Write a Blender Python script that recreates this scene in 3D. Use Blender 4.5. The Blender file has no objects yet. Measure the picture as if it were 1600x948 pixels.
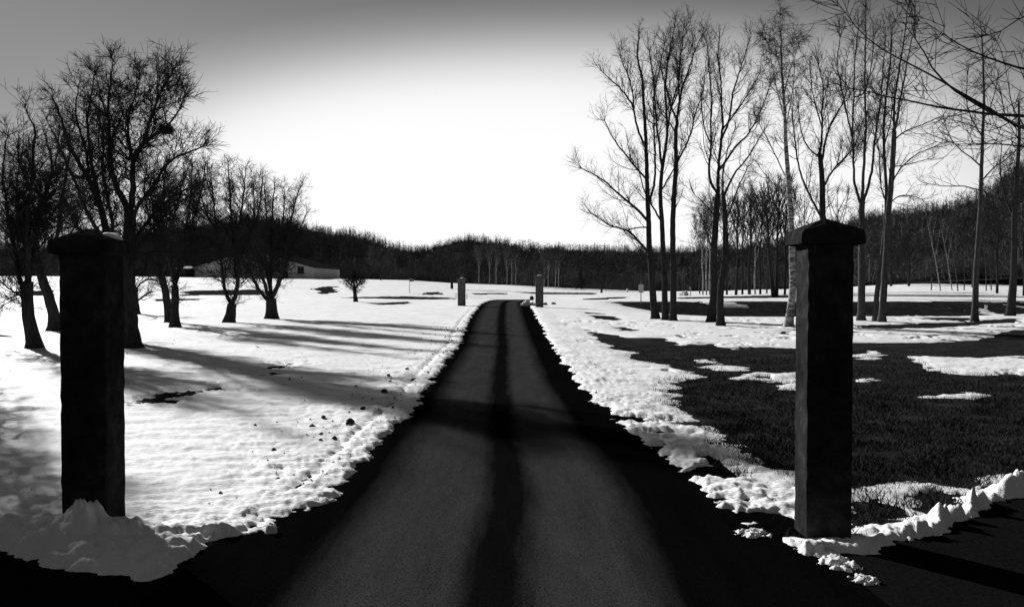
import bpy, math, random
import numpy as np
from mathutils import Vector

# ------------------------------------------------------------------ camera, sky, sun
scene = bpy.context.scene
CAM_H, F, CX, HY = 1.9, 1500.0, 800.0, 439.5        # camera height (m), focal length (px of a 1600 px wide frame), horizon row
PITCH = math.atan((474 - HY) / F)
cam_data = bpy.data.cameras.new('camera')
cam_data.sensor_width = 36.0
cam_data.lens = F / 1600 * 36.0
cam_data.clip_start = 0.05
cam_data.clip_end = 6000
cam = bpy.data.objects.new('camera', cam_data)
scene.collection.objects.link(cam)
cam.location = (0, 0, CAM_H)
cam.rotation_euler = (math.pi / 2 - PITCH, 0, 0)
scene.camera = cam

SUN_AZ, SUN_EL = math.radians(-36), math.radians(21)   # azimuth from +Y, negative = to the left
world = bpy.data.worlds.new('World')
scene.world = world
world.use_nodes = True
wn, wl = world.node_tree.nodes, world.node_tree.links
wn.clear()
w_out = wn.new('ShaderNodeOutputWorld')
w_bg = wn.new('ShaderNodeBackground')
w_sky = wn.new('ShaderNodeTexSky')
w_sky.sky_type = 'NISHITA'
w_sky.sun_disc = False
w_sky.sun_elevation = SUN_EL
w_sky.sun_rotation = SUN_AZ
w_sep = wn.new('ShaderNodeSeparateColor')              # black-and-white film behind a red filter: red channel only
wl.new(w_sky.outputs[0], w_sep.inputs[0])
w_tc = wn.new('ShaderNodeTexCoord')
w_sub = wn.new('ShaderNodeVectorMath'); w_sub.operation = 'SUBTRACT'
w_sub.inputs[1].default_value = (0.085, 0.993, 0.075)
w_mul = wn.new('ShaderNodeVectorMath'); w_mul.operation = 'MULTIPLY'
w_mul.inputs[1].default_value = (0.36, 0.36, 1.0)
w_len = wn.new('ShaderNodeVectorMath'); w_len.operation = 'LENGTH'
w_ramp = wn.new('ShaderNodeValToRGB')                  # bright low veil over the valley, darker clear sky above
wl.new(w_tc.outputs['Generated'], w_sub.inputs[0])
wl.new(w_sub.outputs[0], w_mul.inputs[0])
wl.new(w_mul.outputs[0], w_len.inputs[0])
wl.new(w_len.outputs['Value'], w_ramp.inputs[0])
SKY_STOPS = [(0.0, 0.86), (0.075, 0.84), (0.12, 0.70), (0.155, 0.42), (0.185, 0.20), (0.215, 0.112), (0.28, 0.088), (1.0, 0.085)]
w_ramp.color_ramp.interpolation = 'B_SPLINE'
el = w_ramp.color_ramp.elements
while len(el) < len(SKY_STOPS):
    el.new(0.5)
for e, (p, v) in zip(el, SKY_STOPS):
    e.position = p
    e.color = (v, v, v, 1)
w_m = wn.new('ShaderNodeMath'); w_m.operation = 'MULTIPLY'
w_pow = wn.new('ShaderNodeMath'); w_pow.operation = 'POWER'; w_pow.inputs[1].default_value = 0.4
w_k = wn.new('ShaderNodeMath'); w_k.operation = 'MULTIPLY'; w_k.inputs[1].default_value = 4.0
wl.new(w_sep.outputs[0], w_pow.inputs[0])
wl.new(w_pow.outputs[0], w_k.inputs[0])
wl.new(w_k.outputs[0], w_m.inputs[0])
wl.new(w_ramp.outputs[0], w_m.inputs[1])
w_min = wn.new('ShaderNodeMath'); w_min.operation = 'SMOOTH_MIN'; w_min.inputs[1].default_value = 5.3; w_min.inputs[2].default_value = 3.0
wl.new(w_m.outputs[0], w_min.inputs[0])
wl.new(w_min.outputs[0], w_bg.inputs[0])
w_bg.inputs[1].default_value = 0.12
wl.new(w_bg.outputs[0], w_out.inputs[0])

sun_dir = Vector((math.sin(SUN_AZ) * math.cos(SUN_EL), math.cos(SUN_AZ) * math.cos(SUN_EL), math.sin(SUN_EL)))
sun_data = bpy.data.lights.new('sun', 'SUN')
sun_data.energy = 5.0
sun_data.angle = math.radians(0.8)
sun_data.color = (1, 1, 1)
sun = bpy.data.objects.new('sun', sun_data)
scene.collection.objects.link(sun)
sun.rotation_euler = (-sun_dir).to_track_quat('-Z', 'Y').to_euler()
sun.location = (-30, 40, 30)

vs = scene.view_settings
vs.view_transform = 'Standard'
vs.look = 'None'
vs.gamma = 1
vs.exposure = 0.66
vs.use_curve_mapping = False
scene.cycles.max_bounces = 5
scene.cycles.diffuse_bounces = 3

# ------------------------------------------------------------------ numeric helpers
def smooth(a, b, x):
    t = np.clip((np.asarray(x, float) - a) / (b - a), 0, 1)
    return t * t * (3 - 2 * t)

_rng = np.random.default_rng(7)
_PERM = np.concatenate([_rng.permutation(512)] * 2)
_GA = _rng.uniform(0, 2 * np.pi, 512)
_GR = np.stack([np.cos(_GA), np.sin(_GA)], 1)

def perlin(x, y):
    x = np.asarray(x, float); y = np.asarray(y, float)
    xi = np.floor(x).astype(np.int64); yi = np.floor(y).astype(np.int64)
    xf = x - xi; yf = y - yi
    u = xf ** 3 * (xf * (xf * 6 - 15) + 10); v = yf ** 3 * (yf * (yf * 6 - 15) + 10)
    def g(ix, iy, dx, dy):
        h = _PERM[(_PERM[ix & 511] + iy) & 511]
        return _GR[h, 0] * dx + _GR[h, 1] * dy
    a = g(xi, yi, xf, yf); b = g(xi + 1, yi, xf - 1, yf)
    c = g(xi, yi + 1, xf, yf - 1); d = g(xi + 1, yi + 1, xf - 1, yf - 1)
    return (a + u * (b - a) + v * ((c + u * (d - c)) - (a + u * (b - a)))) * 1.5

def fbm(x, y, octaves=4, gain=0.5):
    s, a = 0, 1.0
    for k in range(octaves):
        s = s + a * perlin(x * 2 ** k + 17.3 * k, y * 2 ** k - 9.1 * k)
        a *= gain
    return s

ZF_S = [-6000, 300, 460, 560, 640, 720, 800, 900, 1000, 1100, 1300, 1430, 1600, 8000]
ZF_Z = [3.0, 3.0, 2.8, 2.4, 2.1, 1.25, 0.85, -0.1, -0.7, -0.6, 0.4, 1.8, 2.6, 3.0]

def gz(x, y):
    """ground height"""
    x = np.asarray(x, float); y = np.asarray(y, float)
    r = np.hypot(x, y)
    s = CX + F * x / np.maximum(y, 0.12 * r + 1e-6)
    z = np.interp(s, ZF_S, ZF_Z) * smooth(95, 255, r) * smooth(-40, 40, y)
    along = smooth(6.5, 17, x) * (1 - 0.55 * smooth(30, 60, x))
    prof = smooth(47, 76, y) * (1 - smooth(84.5, 88.5, y))
    z = z - 1.35 * prof * along
    dip = smooth(99, 112, y) * (1 - smooth(116, 150, y)) * np.exp(-((x - 1) / 9.0) ** 2)
    z = z - 0.75 * dip
    z = z + 0.10 * perlin(x / 14.0, y / 14.0) * smooth(12, 45, r) * smooth(2.5, 8, np.abs(x))
    return z

def hit(px, py):
    """where the sight line through a photograph pixel meets the ground"""
    r = np.exp(np.linspace(math.log(2.0), math.log(600), 5000))
    x = (px - CX) / F * r
    z = CAM_H + (HY - py) / F * r
    below = np.nonzero(z < gz(x, r))[0]
    i = below[0] if len(below) else len(r) - 1
    return np.array([x[i], r[i], float(gz(x[i], r[i]))])

def hits(pts):
    return np.array([hit(*p)[:2] for p in pts])

def at(px, py, d):
    return np.array([(px - CX) / F * d, d, CAM_H + (HY - py) / F * d])

def sdf_poly(x, y, poly):
    """signed distance, negative inside"""
    sh = x.shape
    x = x.ravel(); y = y.ravel()
    d2 = np.full(x.shape, 1e18); inside = np.zeros(x.shape, bool)
    n = len(poly)
    for i in range(n):
        ax, ay = poly[i]; bx, by = poly[(i + 1) % n]
        ex, ey = bx - ax, by - ay
        t = np.clip(((x - ax) * ex + (y - ay) * ey) / (ex * ex + ey * ey + 1e-12), 0, 1)
        d2 = np.minimum(d2, (x - ax - t * ex) ** 2 + (y - ay - t * ey) ** 2)
        c = (ay > y) != (by > y)
        if abs(by - ay) > 1e-12:
            inside ^= c & (x < ex * (y - ay) / (by - ay) + ax)
    d = np.sqrt(d2)
    return np.where(inside, -d, d).reshape(sh)

# ------------------------------------------------------------------ mesh helpers
C = scene.collection

def mesh_np(name, verts, quads=None, tris=None, smooth_shade=True):
    me = bpy.data.meshes.new(name)
    verts = np.asarray(verts, np.float32)
    me.vertices.add(len(verts))
    me.vertices.foreach_set('co', verts.ravel())
    idx, starts, totals, off = [], [], [], 0
    if quads is not None and len(quads):
        q = np.asarray(quads, np.int32); idx.append(q.ravel())
        starts.append(np.arange(len(q)) * 4 + off); totals.append(np.full(len(q), 4)); off += q.size
    if tris is not None and len(tris):
        t = np.asarray(tris, np.int32); idx.append(t.ravel())
        starts.append(np.arange(len(t)) * 3 + off); totals.append(np.full(len(t), 3)); off += t.size
    idx = np.concatenate(idx).astype(np.int32)
    st = np.concatenate(starts).astype(np.int32)
    me.loops.add(len(idx)); me.loops.foreach_set('vertex_index', idx)
    me.polygons.add(len(st)); me.polygons.foreach_set('loop_start', st)
    try:
        me.polygons.foreach_set('loop_total', np.concatenate(totals).astype(np.int32))
    except Exception:
        pass
    me.polygons.foreach_set('use_smooth', np.full(len(st), smooth_shade, bool))
    me.update(calc_edges=True)
    me.validate()
    return me

def obj(name, me, mat=None, parent=None, loc=None):
    o = bpy.data.objects.new(name, me)
    C.objects.link(o)
    if mat is not None and me is not None and not me.materials:
        me.materials.append(mat)
    if parent is not None:
        o.parent = parent
    if loc is not None:
        o.location = loc
    return o

def tag(o, label, cat, group=None):
    o['label'] = label; o['category'] = cat
    if group:
        o['group'] = group
    return o

def thing(name, label, cat, loc=(0, 0, 0), rotz=0, group=None):
    o = bpy.data.objects.new(name, None)
    C.objects.link(o)
    o.location = loc
    o.rotation_euler = (0, 0, rotz)
    o.empty_display_size = 0.2
    return tag(o, label, cat, group)

class MB:
    """small mesh collector"""
    def __init__(self): self.v = []; self.f = []
    def add(self, v, f):
        o = len(self.v); self.v += [tuple(p) for p in v]; self.f += [tuple(i + o for i in q) for q in f]
    def box(self, x0, x1, y0, y1, z0, z1):
        self.add([(x0, y0, z0), (x1, y0, z0), (x1, y1, z0), (x0, y1, z0), (x0, y0, z1), (x1, y0, z1), (x1, y1, z1), (x0, y1, z1)],
                 [(3, 2, 1, 0), (4, 5, 6, 7), (0, 1, 5, 4), (1, 2, 6, 5), (2, 3, 7, 6), (3, 0, 4, 7)])
    def rings(self, rings, cap=True):
        n = len(rings[0]); v = [p for r in rings for p in r]; f = []
        for k in range(len(rings) - 1):
            for i in range(n):
                j = (i + 1) % n
                f.append((k * n + i, k * n + j, (k + 1) * n + j, (k + 1) * n + i))
        if cap:
            f.append(tuple(range(n - 1, -1, -1))); f.append(tuple((len(rings) - 1) * n + i for i in range(n)))
        self.add(v, f)
    def cyl(self, x, y, z0, z1, r0, r1=None, n=10):
        r1 = r0 if r1 is None else r1
        c = lambda r, z: [(x + r * math.cos(2 * math.pi * i / n), y + r * math.sin(2 * math.pi * i / n), z) for i in range(n)]
        self.rings([c(r0, z0), c(r1, z1)])
    def build(self, name, mat, parent=None, loc=None, shade=False):
        me = bpy.data.meshes.new(name)
        me.from_pydata(self.v, [], self.f); me.update()
        if shade:
            me.polygons.foreach_set('use_smooth', [True] * len(me.polygons))
        return obj(name, me, mat, parent, loc)

# ------------------------------------------------------------------ materials
def mat_new(name):
    m = bpy.data.materials.new(name); m.use_nodes = True
    nt = m.node_tree
    return m, nt, nt.nodes['Principled BSDF']

def noise(nt, scale, detail=5, rough=0.6, coord='Object', stretch=None):
    tc = nt.nodes.new('ShaderNodeTexCoord'); n = nt.nodes.new('ShaderNodeTexNoise')
    n.inputs['Scale'].default_value = scale; n.inputs['Detail'].default_value = detail; n.inputs['Roughness'].default_value = rough
    src = tc.outputs[coord]
    if stretch:
        mp = nt.nodes.new('ShaderNodeMapping'); mp.inputs['Scale'].default_value = stretch
        nt.links.new(src, mp.inputs[0]); src = mp.outputs[0]
    nt.links.new(src, n.inputs['Vector'])
    return n

def ramp(nt, src, stops):
    r = nt.nodes.new('ShaderNodeValToRGB')
    e = r.color_ramp.elements
    while len(e) < len(stops):
        e.new(0.5)
    for k, (p, v) in zip(e, stops):
        k.position = p; k.color = (v, v, v, 1)
    nt.links.new(src, r.inputs[0])
    return r

def bump(nt, b, src, strength, dist):
    n = nt.nodes.new('ShaderNodeBump'); n.inputs['Strength'].default_value = strength; n.inputs['Distance'].default_value = dist
    nt.links.new(src, n.inputs['Height']); nt.links.new(n.outputs[0], b.inputs['Normal'])
    return n

def grey(name, lo, hi, scale, rough=0.9, bumpd=0.0, spec=0.2, stretch=None, detail=6):
    m, nt, b = mat_new(name)
    n = noise(nt, scale, detail, 0.6, 'Object', stretch)
    r = ramp(nt, n.outputs[0], [(0.3, lo), (0.7, hi)])
    nt.links.new(r.outputs[0], b.inputs['Base Color'])
    b.inputs['Roughness'].default_value = rough; b.inputs['Specular IOR Level'].default_value = spec if spec >= 0.2 else 0.0
    if bumpd:
        bump(nt, b, n.outputs[0], 0.8, bumpd)
    return m

M = {}
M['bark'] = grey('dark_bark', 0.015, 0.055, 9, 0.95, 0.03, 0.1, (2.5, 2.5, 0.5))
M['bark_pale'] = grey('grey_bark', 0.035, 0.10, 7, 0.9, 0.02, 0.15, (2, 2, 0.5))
M['twig'] = grey('twig_bark', 0.018, 0.04, 3, 0.95, 0, 0.1)
M['twig_pale'] = grey('pale_twig_bark', 0.05, 0.09, 3, 0.95, 0, 0.1)
M['needles'] = grey('spruce_needles', 0.012, 0.03, 4, 0.9, 0, 0.1)
M['forest'] = grey('bare_forest_wood', 0.05, 0.15, 0.05, 0.95, 0, 0.05)
M['litter'] = grey('leaf_litter', 0.015, 0.03, 0.3, 0.95, 0, 0.05)
M['grass_blade'] = grey('winter_grass_blade', 0.012, 0.042, 1.2, 0.9, 0, 0.1)
M['stone'] = grey('dark_clod', 0.02, 0.05, 12, 0.95, 0.02, 0.1)
M['roof'] = grey('dark_roof', 0.012, 0.025, 2, 0.9, 0, 0.1)
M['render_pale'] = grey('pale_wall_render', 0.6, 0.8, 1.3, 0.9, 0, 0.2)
M['render_shaded'] = grey('shaded_wall_render', 0.36, 0.5, 1.3, 0.9, 0, 0.2)  # darker copy of the wall, tree shadow put into its colour
M['dark'] = grey('dark_opening', 0.012, 0.02, 2, 0.6, 0, 0.3)
M['metal'] = grey('grey_post', 0.14, 0.22, 8, 0.6, 0, 0.3)
M['white'] = grey('white_paint', 0.65, 0.8, 6, 0.6, 0, 0.3)

# birch: white bark with short dark horizontal scars
m, nt, b = mat_new('birch_bark')
n = noise(nt, 3.0, 5, 0.65, 'Object', (1.2, 1.2, 5.0))
r = ramp(nt, n.outputs[0], [(0.42, 0.04), (0.5, 0.22), (0.6, 0.46)])
nt.links.new(r.outputs[0], b.inputs['Base Color']); b.inputs['Roughness'].default_value = 0.8
b.inputs['Specular IOR Level'].default_value = 0.2
bump(nt, b, n.outputs[0], 0.5, 0.01)
M['birch'] = m

# snow
def snow_mat(name, lo, hi):
    m, nt, b = mat_new(name)
    n = noise(nt, 0.6, 8, 0.6)
    r = ramp(nt, n.outputs[0], [(0.3, lo), (0.62, hi)])
    nt.links.new(r.outputs[0], b.inputs['Base Color'])
    b.inputs['Roughness'].default_value = 0.75; b.inputs['Specular IOR Level'].default_value = 0.1
    f = noise(nt, 14, 6, 0.65, 'Object', (0.8, 2.2, 1))
    bump(nt, b, f.outputs[0], 0.55, 0.025)
    return m
M['snow'] = snow_mat('snow_crust', 0.66, 0.80)
M['snow_old'] = snow_mat('ploughed_snow', 0.55, 0.72)

# ground under the snow: dead grass and soil
m, nt, b = mat_new('dead_grass')
n = noise(nt, 1.1, 9, 0.7)
n2 = noise(nt, 30, 4, 0.7, 'Object', (1, 0.6, 1))
mx = nt.nodes.new('ShaderNodeMix'); mx.data_type = 'FLOAT'; mx.inputs[0].default_value = 0.5
nt.links.new(n.outputs[0], mx.inputs[2]); nt.links.new(n2.outputs[0], mx.inputs[3])
r = ramp(nt, mx.outputs[0], [(0.36, 0.008), (0.52, 0.024), (0.66, 0.06)])
nt.links.new(r.outputs[0], b.inputs['Base Color']); b.inputs['Roughness'].default_value = 0.95
b.inputs['Specular IOR Level'].default_value = 0.0
bump(nt, b, mx.outputs[0], 1.0, 0.06)
M['grass'] = m

# asphalt: two dry wheel tracks, damp crown and verges (UV x runs -1..1 across)
m, nt, b = mat_new('asphalt_driveway')
uv = nt.nodes.new('ShaderNodeUVMap'); uv.uv_map = 'UVMap'
sx = nt.nodes.new('ShaderNodeSeparateXYZ'); nt.links.new(uv.outputs[0], sx.inputs[0])
nw = noise(nt, 2.6, 9, 0.78, 'Object', (2.2, 0.22, 1))
sc_ = nt.nodes.new('ShaderNodeMath'); sc_.operation = 'MULTIPLY_ADD'; sc_.inputs[1].default_value = 0.10; 
nt.links.new(nw.outputs[0], sc_.inputs[0]); nt.links.new(sx.outputs[0], sc_.inputs[2])
rr = ramp(nt, sc_.outputs[0], [(0.0, 0.0), (0.10, 0.0), (0.24, 1.0), (0.42, 0.85), (0.48, 0.05), (0.55, 0.05), (0.61, 0.85), (0.76, 1.0), (0.88, 0.0)])
fine = noise(nt, 90, 3, 0.7)
rf = ramp(nt, fine.outputs[0], [(0.35, 0.35), (0.65, 1.6)])
broad = noise(nt, 1.3, 8, 0.72, 'Object', (3.0, 0.35, 1))
rb = ramp(nt, broad.outputs[0], [(0.3, 0.7), (0.5, 0.95), (0.7, 1.2)])
mm = nt.nodes.new('ShaderNodeMath'); mm.operation = 'MULTIPLY_ADD'; mm.inputs[1].default_value = 0.036; mm.inputs[2].default_value = 0.003
nt.links.new(rr.outputs[0], mm.inputs[0])
m3 = nt.nodes.new('ShaderNodeMath'); m3.operation = 'MULTIPLY'
nt.links.new(mm.outputs[0], m3.inputs[0]); nt.links.new(rf.outputs[0], m3.inputs[1])
m4 = nt.nodes.new('ShaderNodeMath'); m4.operation = 'MULTIPLY'
nt.links.new(m3.outputs[0], m4.inputs[0]); nt.links.new(rb.outputs[0], m4.inputs[1])
nt.links.new(m4.outputs[0], b.inputs['Base Color'])
b.inputs['Roughness'].default_value = 0.95; b.inputs['Specular IOR Level'].default_value = 0.0
bump(nt, b, fine.outputs[0], 0.6, 0.008)
M['asphalt'] = m
M['street'] = grey('street_asphalt', 0.004, 0.009, 40, 0.92, 0.006, 0.04)

# pillar stone
m, nt, b = mat_new('weathered_pillar_stone')
n = noise(nt, 7, 10, 0.72)
v = noise(nt, 2.2, 5, 0.6, 'Object', (1, 1, 0.5))
mx = nt.nodes.new('ShaderNodeMix'); mx.data_type = 'FLOAT'; mx.inputs[0].default_value = 0.45
nt.links.new(n.outputs[0], mx.inputs[2]); nt.links.new(v.outputs[0], mx.inputs[3])
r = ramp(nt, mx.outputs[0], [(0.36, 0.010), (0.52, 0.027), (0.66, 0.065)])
nt.links.new(r.outputs[0], b.inputs['Base Color']); b.inputs['Roughness'].default_value = 0.92
b.inputs['Specular IOR Level'].default_value = 0.0
bump(nt, b, n.outputs[0], 0.7, 0.02)
M['pillar'] = m
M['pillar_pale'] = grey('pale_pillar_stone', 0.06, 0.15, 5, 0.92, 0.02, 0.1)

# ------------------------------------------------------------------ ground
def polar(radii, angs):
    A, R = np.meshgrid(angs, radii)
    return np.sin(A) * R, np.cos(A) * R

def grid_faces(nr, nc, wrap=False):
    i = np.arange(nr - 1)[:, None]; j = np.arange(nc if wrap else nc - 1)[None, :]
    jn = (j + 1) % nc
    a = i * nc + j; b_ = i * nc + jn; c = (i + 1) * nc + jn; d = (i + 1) * nc + j
    return np.stack([a, b_, c, d], -1).reshape(-1, 4)

deg = np.pi / 180
ang_f = np.concatenate([np.arange(-180, -40, 4), np.arange(-40, 40, 0.5), np.arange(40, 180, 4)]) * deg
rad_g = np.concatenate([[0.05], np.exp(np.linspace(math.log(0.8), math.log(400), 200)), [500, 800, 1500, 3500]])
X, Y = polar(rad_g, ang_f)
Z = gz(X, Y) - 0.006 + 0.012 * fbm(X * 2.5, Y * 2.5, 3) * smooth(6, 9, np.hypot(X, Y)) * (1 - smooth(80, 140, np.hypot(X, Y)))
faces = grid_faces(*X.shape, wrap=True)
ground = obj('ground', mesh_np('ground', np.stack([X, Y, Z], -1).reshape(-1, 3), faces[:, ::-1]), M['grass'])
ground['kind'] = 'structure'

# outlines traced on the photograph and laid on the ground
L_EDGE = [(330, 850), (440, 830), (500, 800), (560, 745), (600, 690), (640, 650), (690, 580), (720, 540), (735, 500), (745, 485), (752, 476)]
R_EDGE = [(1160, 832), (1110, 790), (1070, 755), (1030, 715), (975, 680), (940, 640), (905, 605), (880, 570), (855, 530), (840, 500), (830, 482), (824, 474)]
LW = hits(L_EDGE); RW = hits(R_EDGE)
road_tail_l = np.array([[-2.3, 92], [-1.7, 99], [0.5, 108], [6, 116], [14, 121]])
road_tail_r = np.array([[1.7, 92], [2.2, 97], [3.6, 102], [7.5, 109], [14.5, 116]])
LWf = np.concatenate([LW[LW[:, 1] < 88], road_tail_l]); RWf = np.concatenate([RW[RW[:, 1] < 88], road_tail_r])
drive_poly = np.concatenate([[[-2.3, 5.0]], LWf, RWf[::-1], [[2.2, 5.0]]])
street_poly = np.array([[-40, -12], [-40, 8.6], [-12, 7.9], [-5, 7.25], [-3.7, 6.75], [-2.9, 6.15], [-2.3, 5.95], [-2.2, 6.6], [1.8, 7.2], [2.03, 6.47],
                        [2.5, 6.55], [2.74, 6.75], [3.18, 7.1], [3.5, 7.45], [3.9, 7.9], [4.3, 8.2], [6, 8.9], [12, 10.2], [40, 13], [40, -12]])

GRASS = [hits(p) for p in [
    # the long dark meadow right of the drive
    [(907, 512), (931, 518), (981, 527), (1037, 528), (1057, 539), (1108, 538), (1146, 545), (1184, 542), (1245, 543), (1335, 536), (1400, 535),
     (1461, 534), (1525, 531), (1590, 515), (1640, 514), (1640, 560), (1590, 556), (1500, 560), (1420, 556), (1440, 570), (1500, 586), (1590, 586), (1660, 590),
     (1750, 640), (1700, 735), (1590, 742), (1564, 732), (1530, 745), (1512, 761), (1463, 752), (1421, 753), (1382, 756), (1333, 760), (1280, 752), (1242, 742), (1210, 738),
     (1174, 729), (1168, 709), (1141, 696), (1120, 690), (1133, 686), (1113, 677), (1098, 667), (1070, 666), (1072, 655), (1047, 642), (1042, 634),
     (1050, 627), (1062, 618), (1042, 612), (1034, 601), (1052, 594), (1103, 590), (1090, 581), (1070, 579), (1037, 571), (1012, 569), (989, 558),
     (989, 551), (956, 546), (943, 536), (920, 522)],
    [(1333, 790), (1370, 782), (1412, 798), (1415, 812), (1370, 818), (1333, 815)],
    [(1425, 790), (1440, 778), (1485, 776), (1490, 800), (1450, 806), (1432, 800)],
    [(1190, 815), (1245, 826), (1320, 826), (1330, 838), (1250, 842), (1200, 838)],
    [(910, 487), (956, 490), (935, 491), (912, 489)],
    [(922, 492), (950, 494), (980, 501), (955, 501), (930, 496)],
    [(959, 511), (980, 510), (1000, 517), (975, 517)],
    [(1205, 519), (1245, 516), (1245, 522), (1215, 523)],
    # ditch bank
    [(1340, 508), (1420, 506), (1500, 503), (1590, 497), (1590, 503), (1480, 512), (1400, 514), (1340, 513)],
    [(1440, 498), (1500, 495), (1530, 500), (1490, 502)],
    # left field
    [(205, 626), (260, 614), (340, 604), (362, 608), (300, 620), (262, 632), (222, 632)],
    [(400, 580), (452, 566), (456, 570), (410, 584)],
    [(240, 467), (318, 466), (318, 469), (240, 471)],
    [(280, 455), (400, 452), (420, 456), (400, 461), (285, 462)],
    [(487, 450), (527, 446), (530, 456), (500, 460)],
    [(535, 464.5), (712, 465), (712, 468), (600, 467), (535, 466)],
    [(585, 473), (640, 471), (650, 474), (590, 477)],
    [(654, 457), (690, 456), (696, 460), (660, 461)],
    [(733, 458), (790, 457), (792, 459.5), (735, 460)],
    [(805, 456), (870, 457), (935, 457.5), (930, 460), (860, 460), (820, 458)],
    [(1060, 464), (1240, 461), (1240, 465), (1060, 467)],
    [(20, 455), (90, 453), (90, 462), (20, 462)],
]]
BANKS = [np.array(p, float) for p in [
    [(8.2, 89), (10, 90.4), (14, 91), (18.4, 91), (18.6, 86), (18.0, 83.6), (14, 83.2), (11, 84.2), (9, 87)],
    [(19.4, 90.3), (47, 90.3), (62, 90), (62, 88.3), (47, 86.8), (40, 85.6), (33, 85.2), (26, 85.2), (22, 86.0), (20, 88)]]]
GRASS += BANKS
ISLANDS = [hits(p) for p in [
    [(1090, 566), (1098, 562), (1108, 566)],
    [(1098, 576), (1130, 569), (1158, 572), (1150, 579)],
    [(1150, 590), (1180, 584), (1215, 586), (1245, 584), (1250, 593), (1190, 594)],
    [(1212, 604), (1240, 599), (1262, 602), (1245, 607)],
    [(1330, 555), (1370, 549), (1392, 553), (1360, 561)],
    [(1478, 620), (1500, 616), (1530, 617), (1510, 623)],
    [(1335, 596), (1350, 593), (1372, 596), (1350, 599)],
]]

# ------------------------------------------------------------------ the road sheets
def strip_mesh(name, left, right, z_off, nu=13, step=0.5):
    ys = np.concatenate([np.arange(5.2, 20, 0.5), np.arange(20, 122, 1.5)])
    # resample both edges along arc length
    def res(p, n):
        d = np.concatenate([[0], np.cumsum(np.hypot(*np.diff(p, axis=0).T))]); d /= d[-1]
        t = np.linspace(0, 1, n) ** 1.6
        return np.stack([np.interp(t, d, p[:, 0]), np.interp(t, d, p[:, 1])], 1)
    n = 150
    l = res(left, n); r_ = res(right, n)
    u = np.linspace(-0.18, 1.18, nu)
    P = l[:, None, :] * (1 - u)[None, :, None] + r_[:, None, :] * u[None, :, None]
    zz = gz(P[..., 0], P[..., 1]) + z_off
    v = np.concatenate([P, zz[..., None]], -1).reshape(-1, 3)
    f = grid_faces(n, nu)
    me = mesh_np(name, v, f)
    uvl = me.uv_layers.new(name='UVMap')
    vi = np.zeros(len(me.loops), np.int32); me.loops.foreach_get('vertex_index', vi)
    U = np.tile(u, n); V = np.repeat(np.linspace(0, 1, n), nu)
    uvl.data.foreach_set('uv', np.stack([U[vi], V[vi]], 1).astype(np.float32).ravel())
    return me

left_e = np.concatenate([[[-1.62, 4.2], [-1.58, 6.6]], LWf[LWf[:, 1] > 8.5]])
right_e = np.concatenate([[[1.62, 4.2], [1.6, 6.6]], RWf[RWf[:, 1] > 7.8]])
driveway = obj('driveway', strip_mesh('driveway', left_e, right_e, 0.020), M['asphalt'])
driveway['kind'] = 'structure'

# street: one sheet across the mouth of the drive (the camera stands on it)
sx_, sy_ = np.meshgrid(np.linspace(-40, 40, 161), np.linspace(0, 1, 12))
edge_x = [-40, -12, -5, -3.7, -2.9, -2.3, 2.03, 2.5, 3.18, 3.9, 4.3, 6, 12, 40]
edge_y = [9.0, 8.2, 7.5, 7.2, 7.1, 7.0, 7.0, 7.0, 7.3, 8.1, 8.4, 9.1, 10.5, 13.3]
top = np.interp(sx_, edge_x, edge_y)
syy = -14 + (top + 14) * sy_
street = obj('street', mesh_np('street', np.stack([sx_, syy, gz(sx_, syy) + 0.016], -1).reshape(-1, 3), grid_faces(*sx_.shape)), M['street'])
street['kind'] = 'structure'

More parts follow.
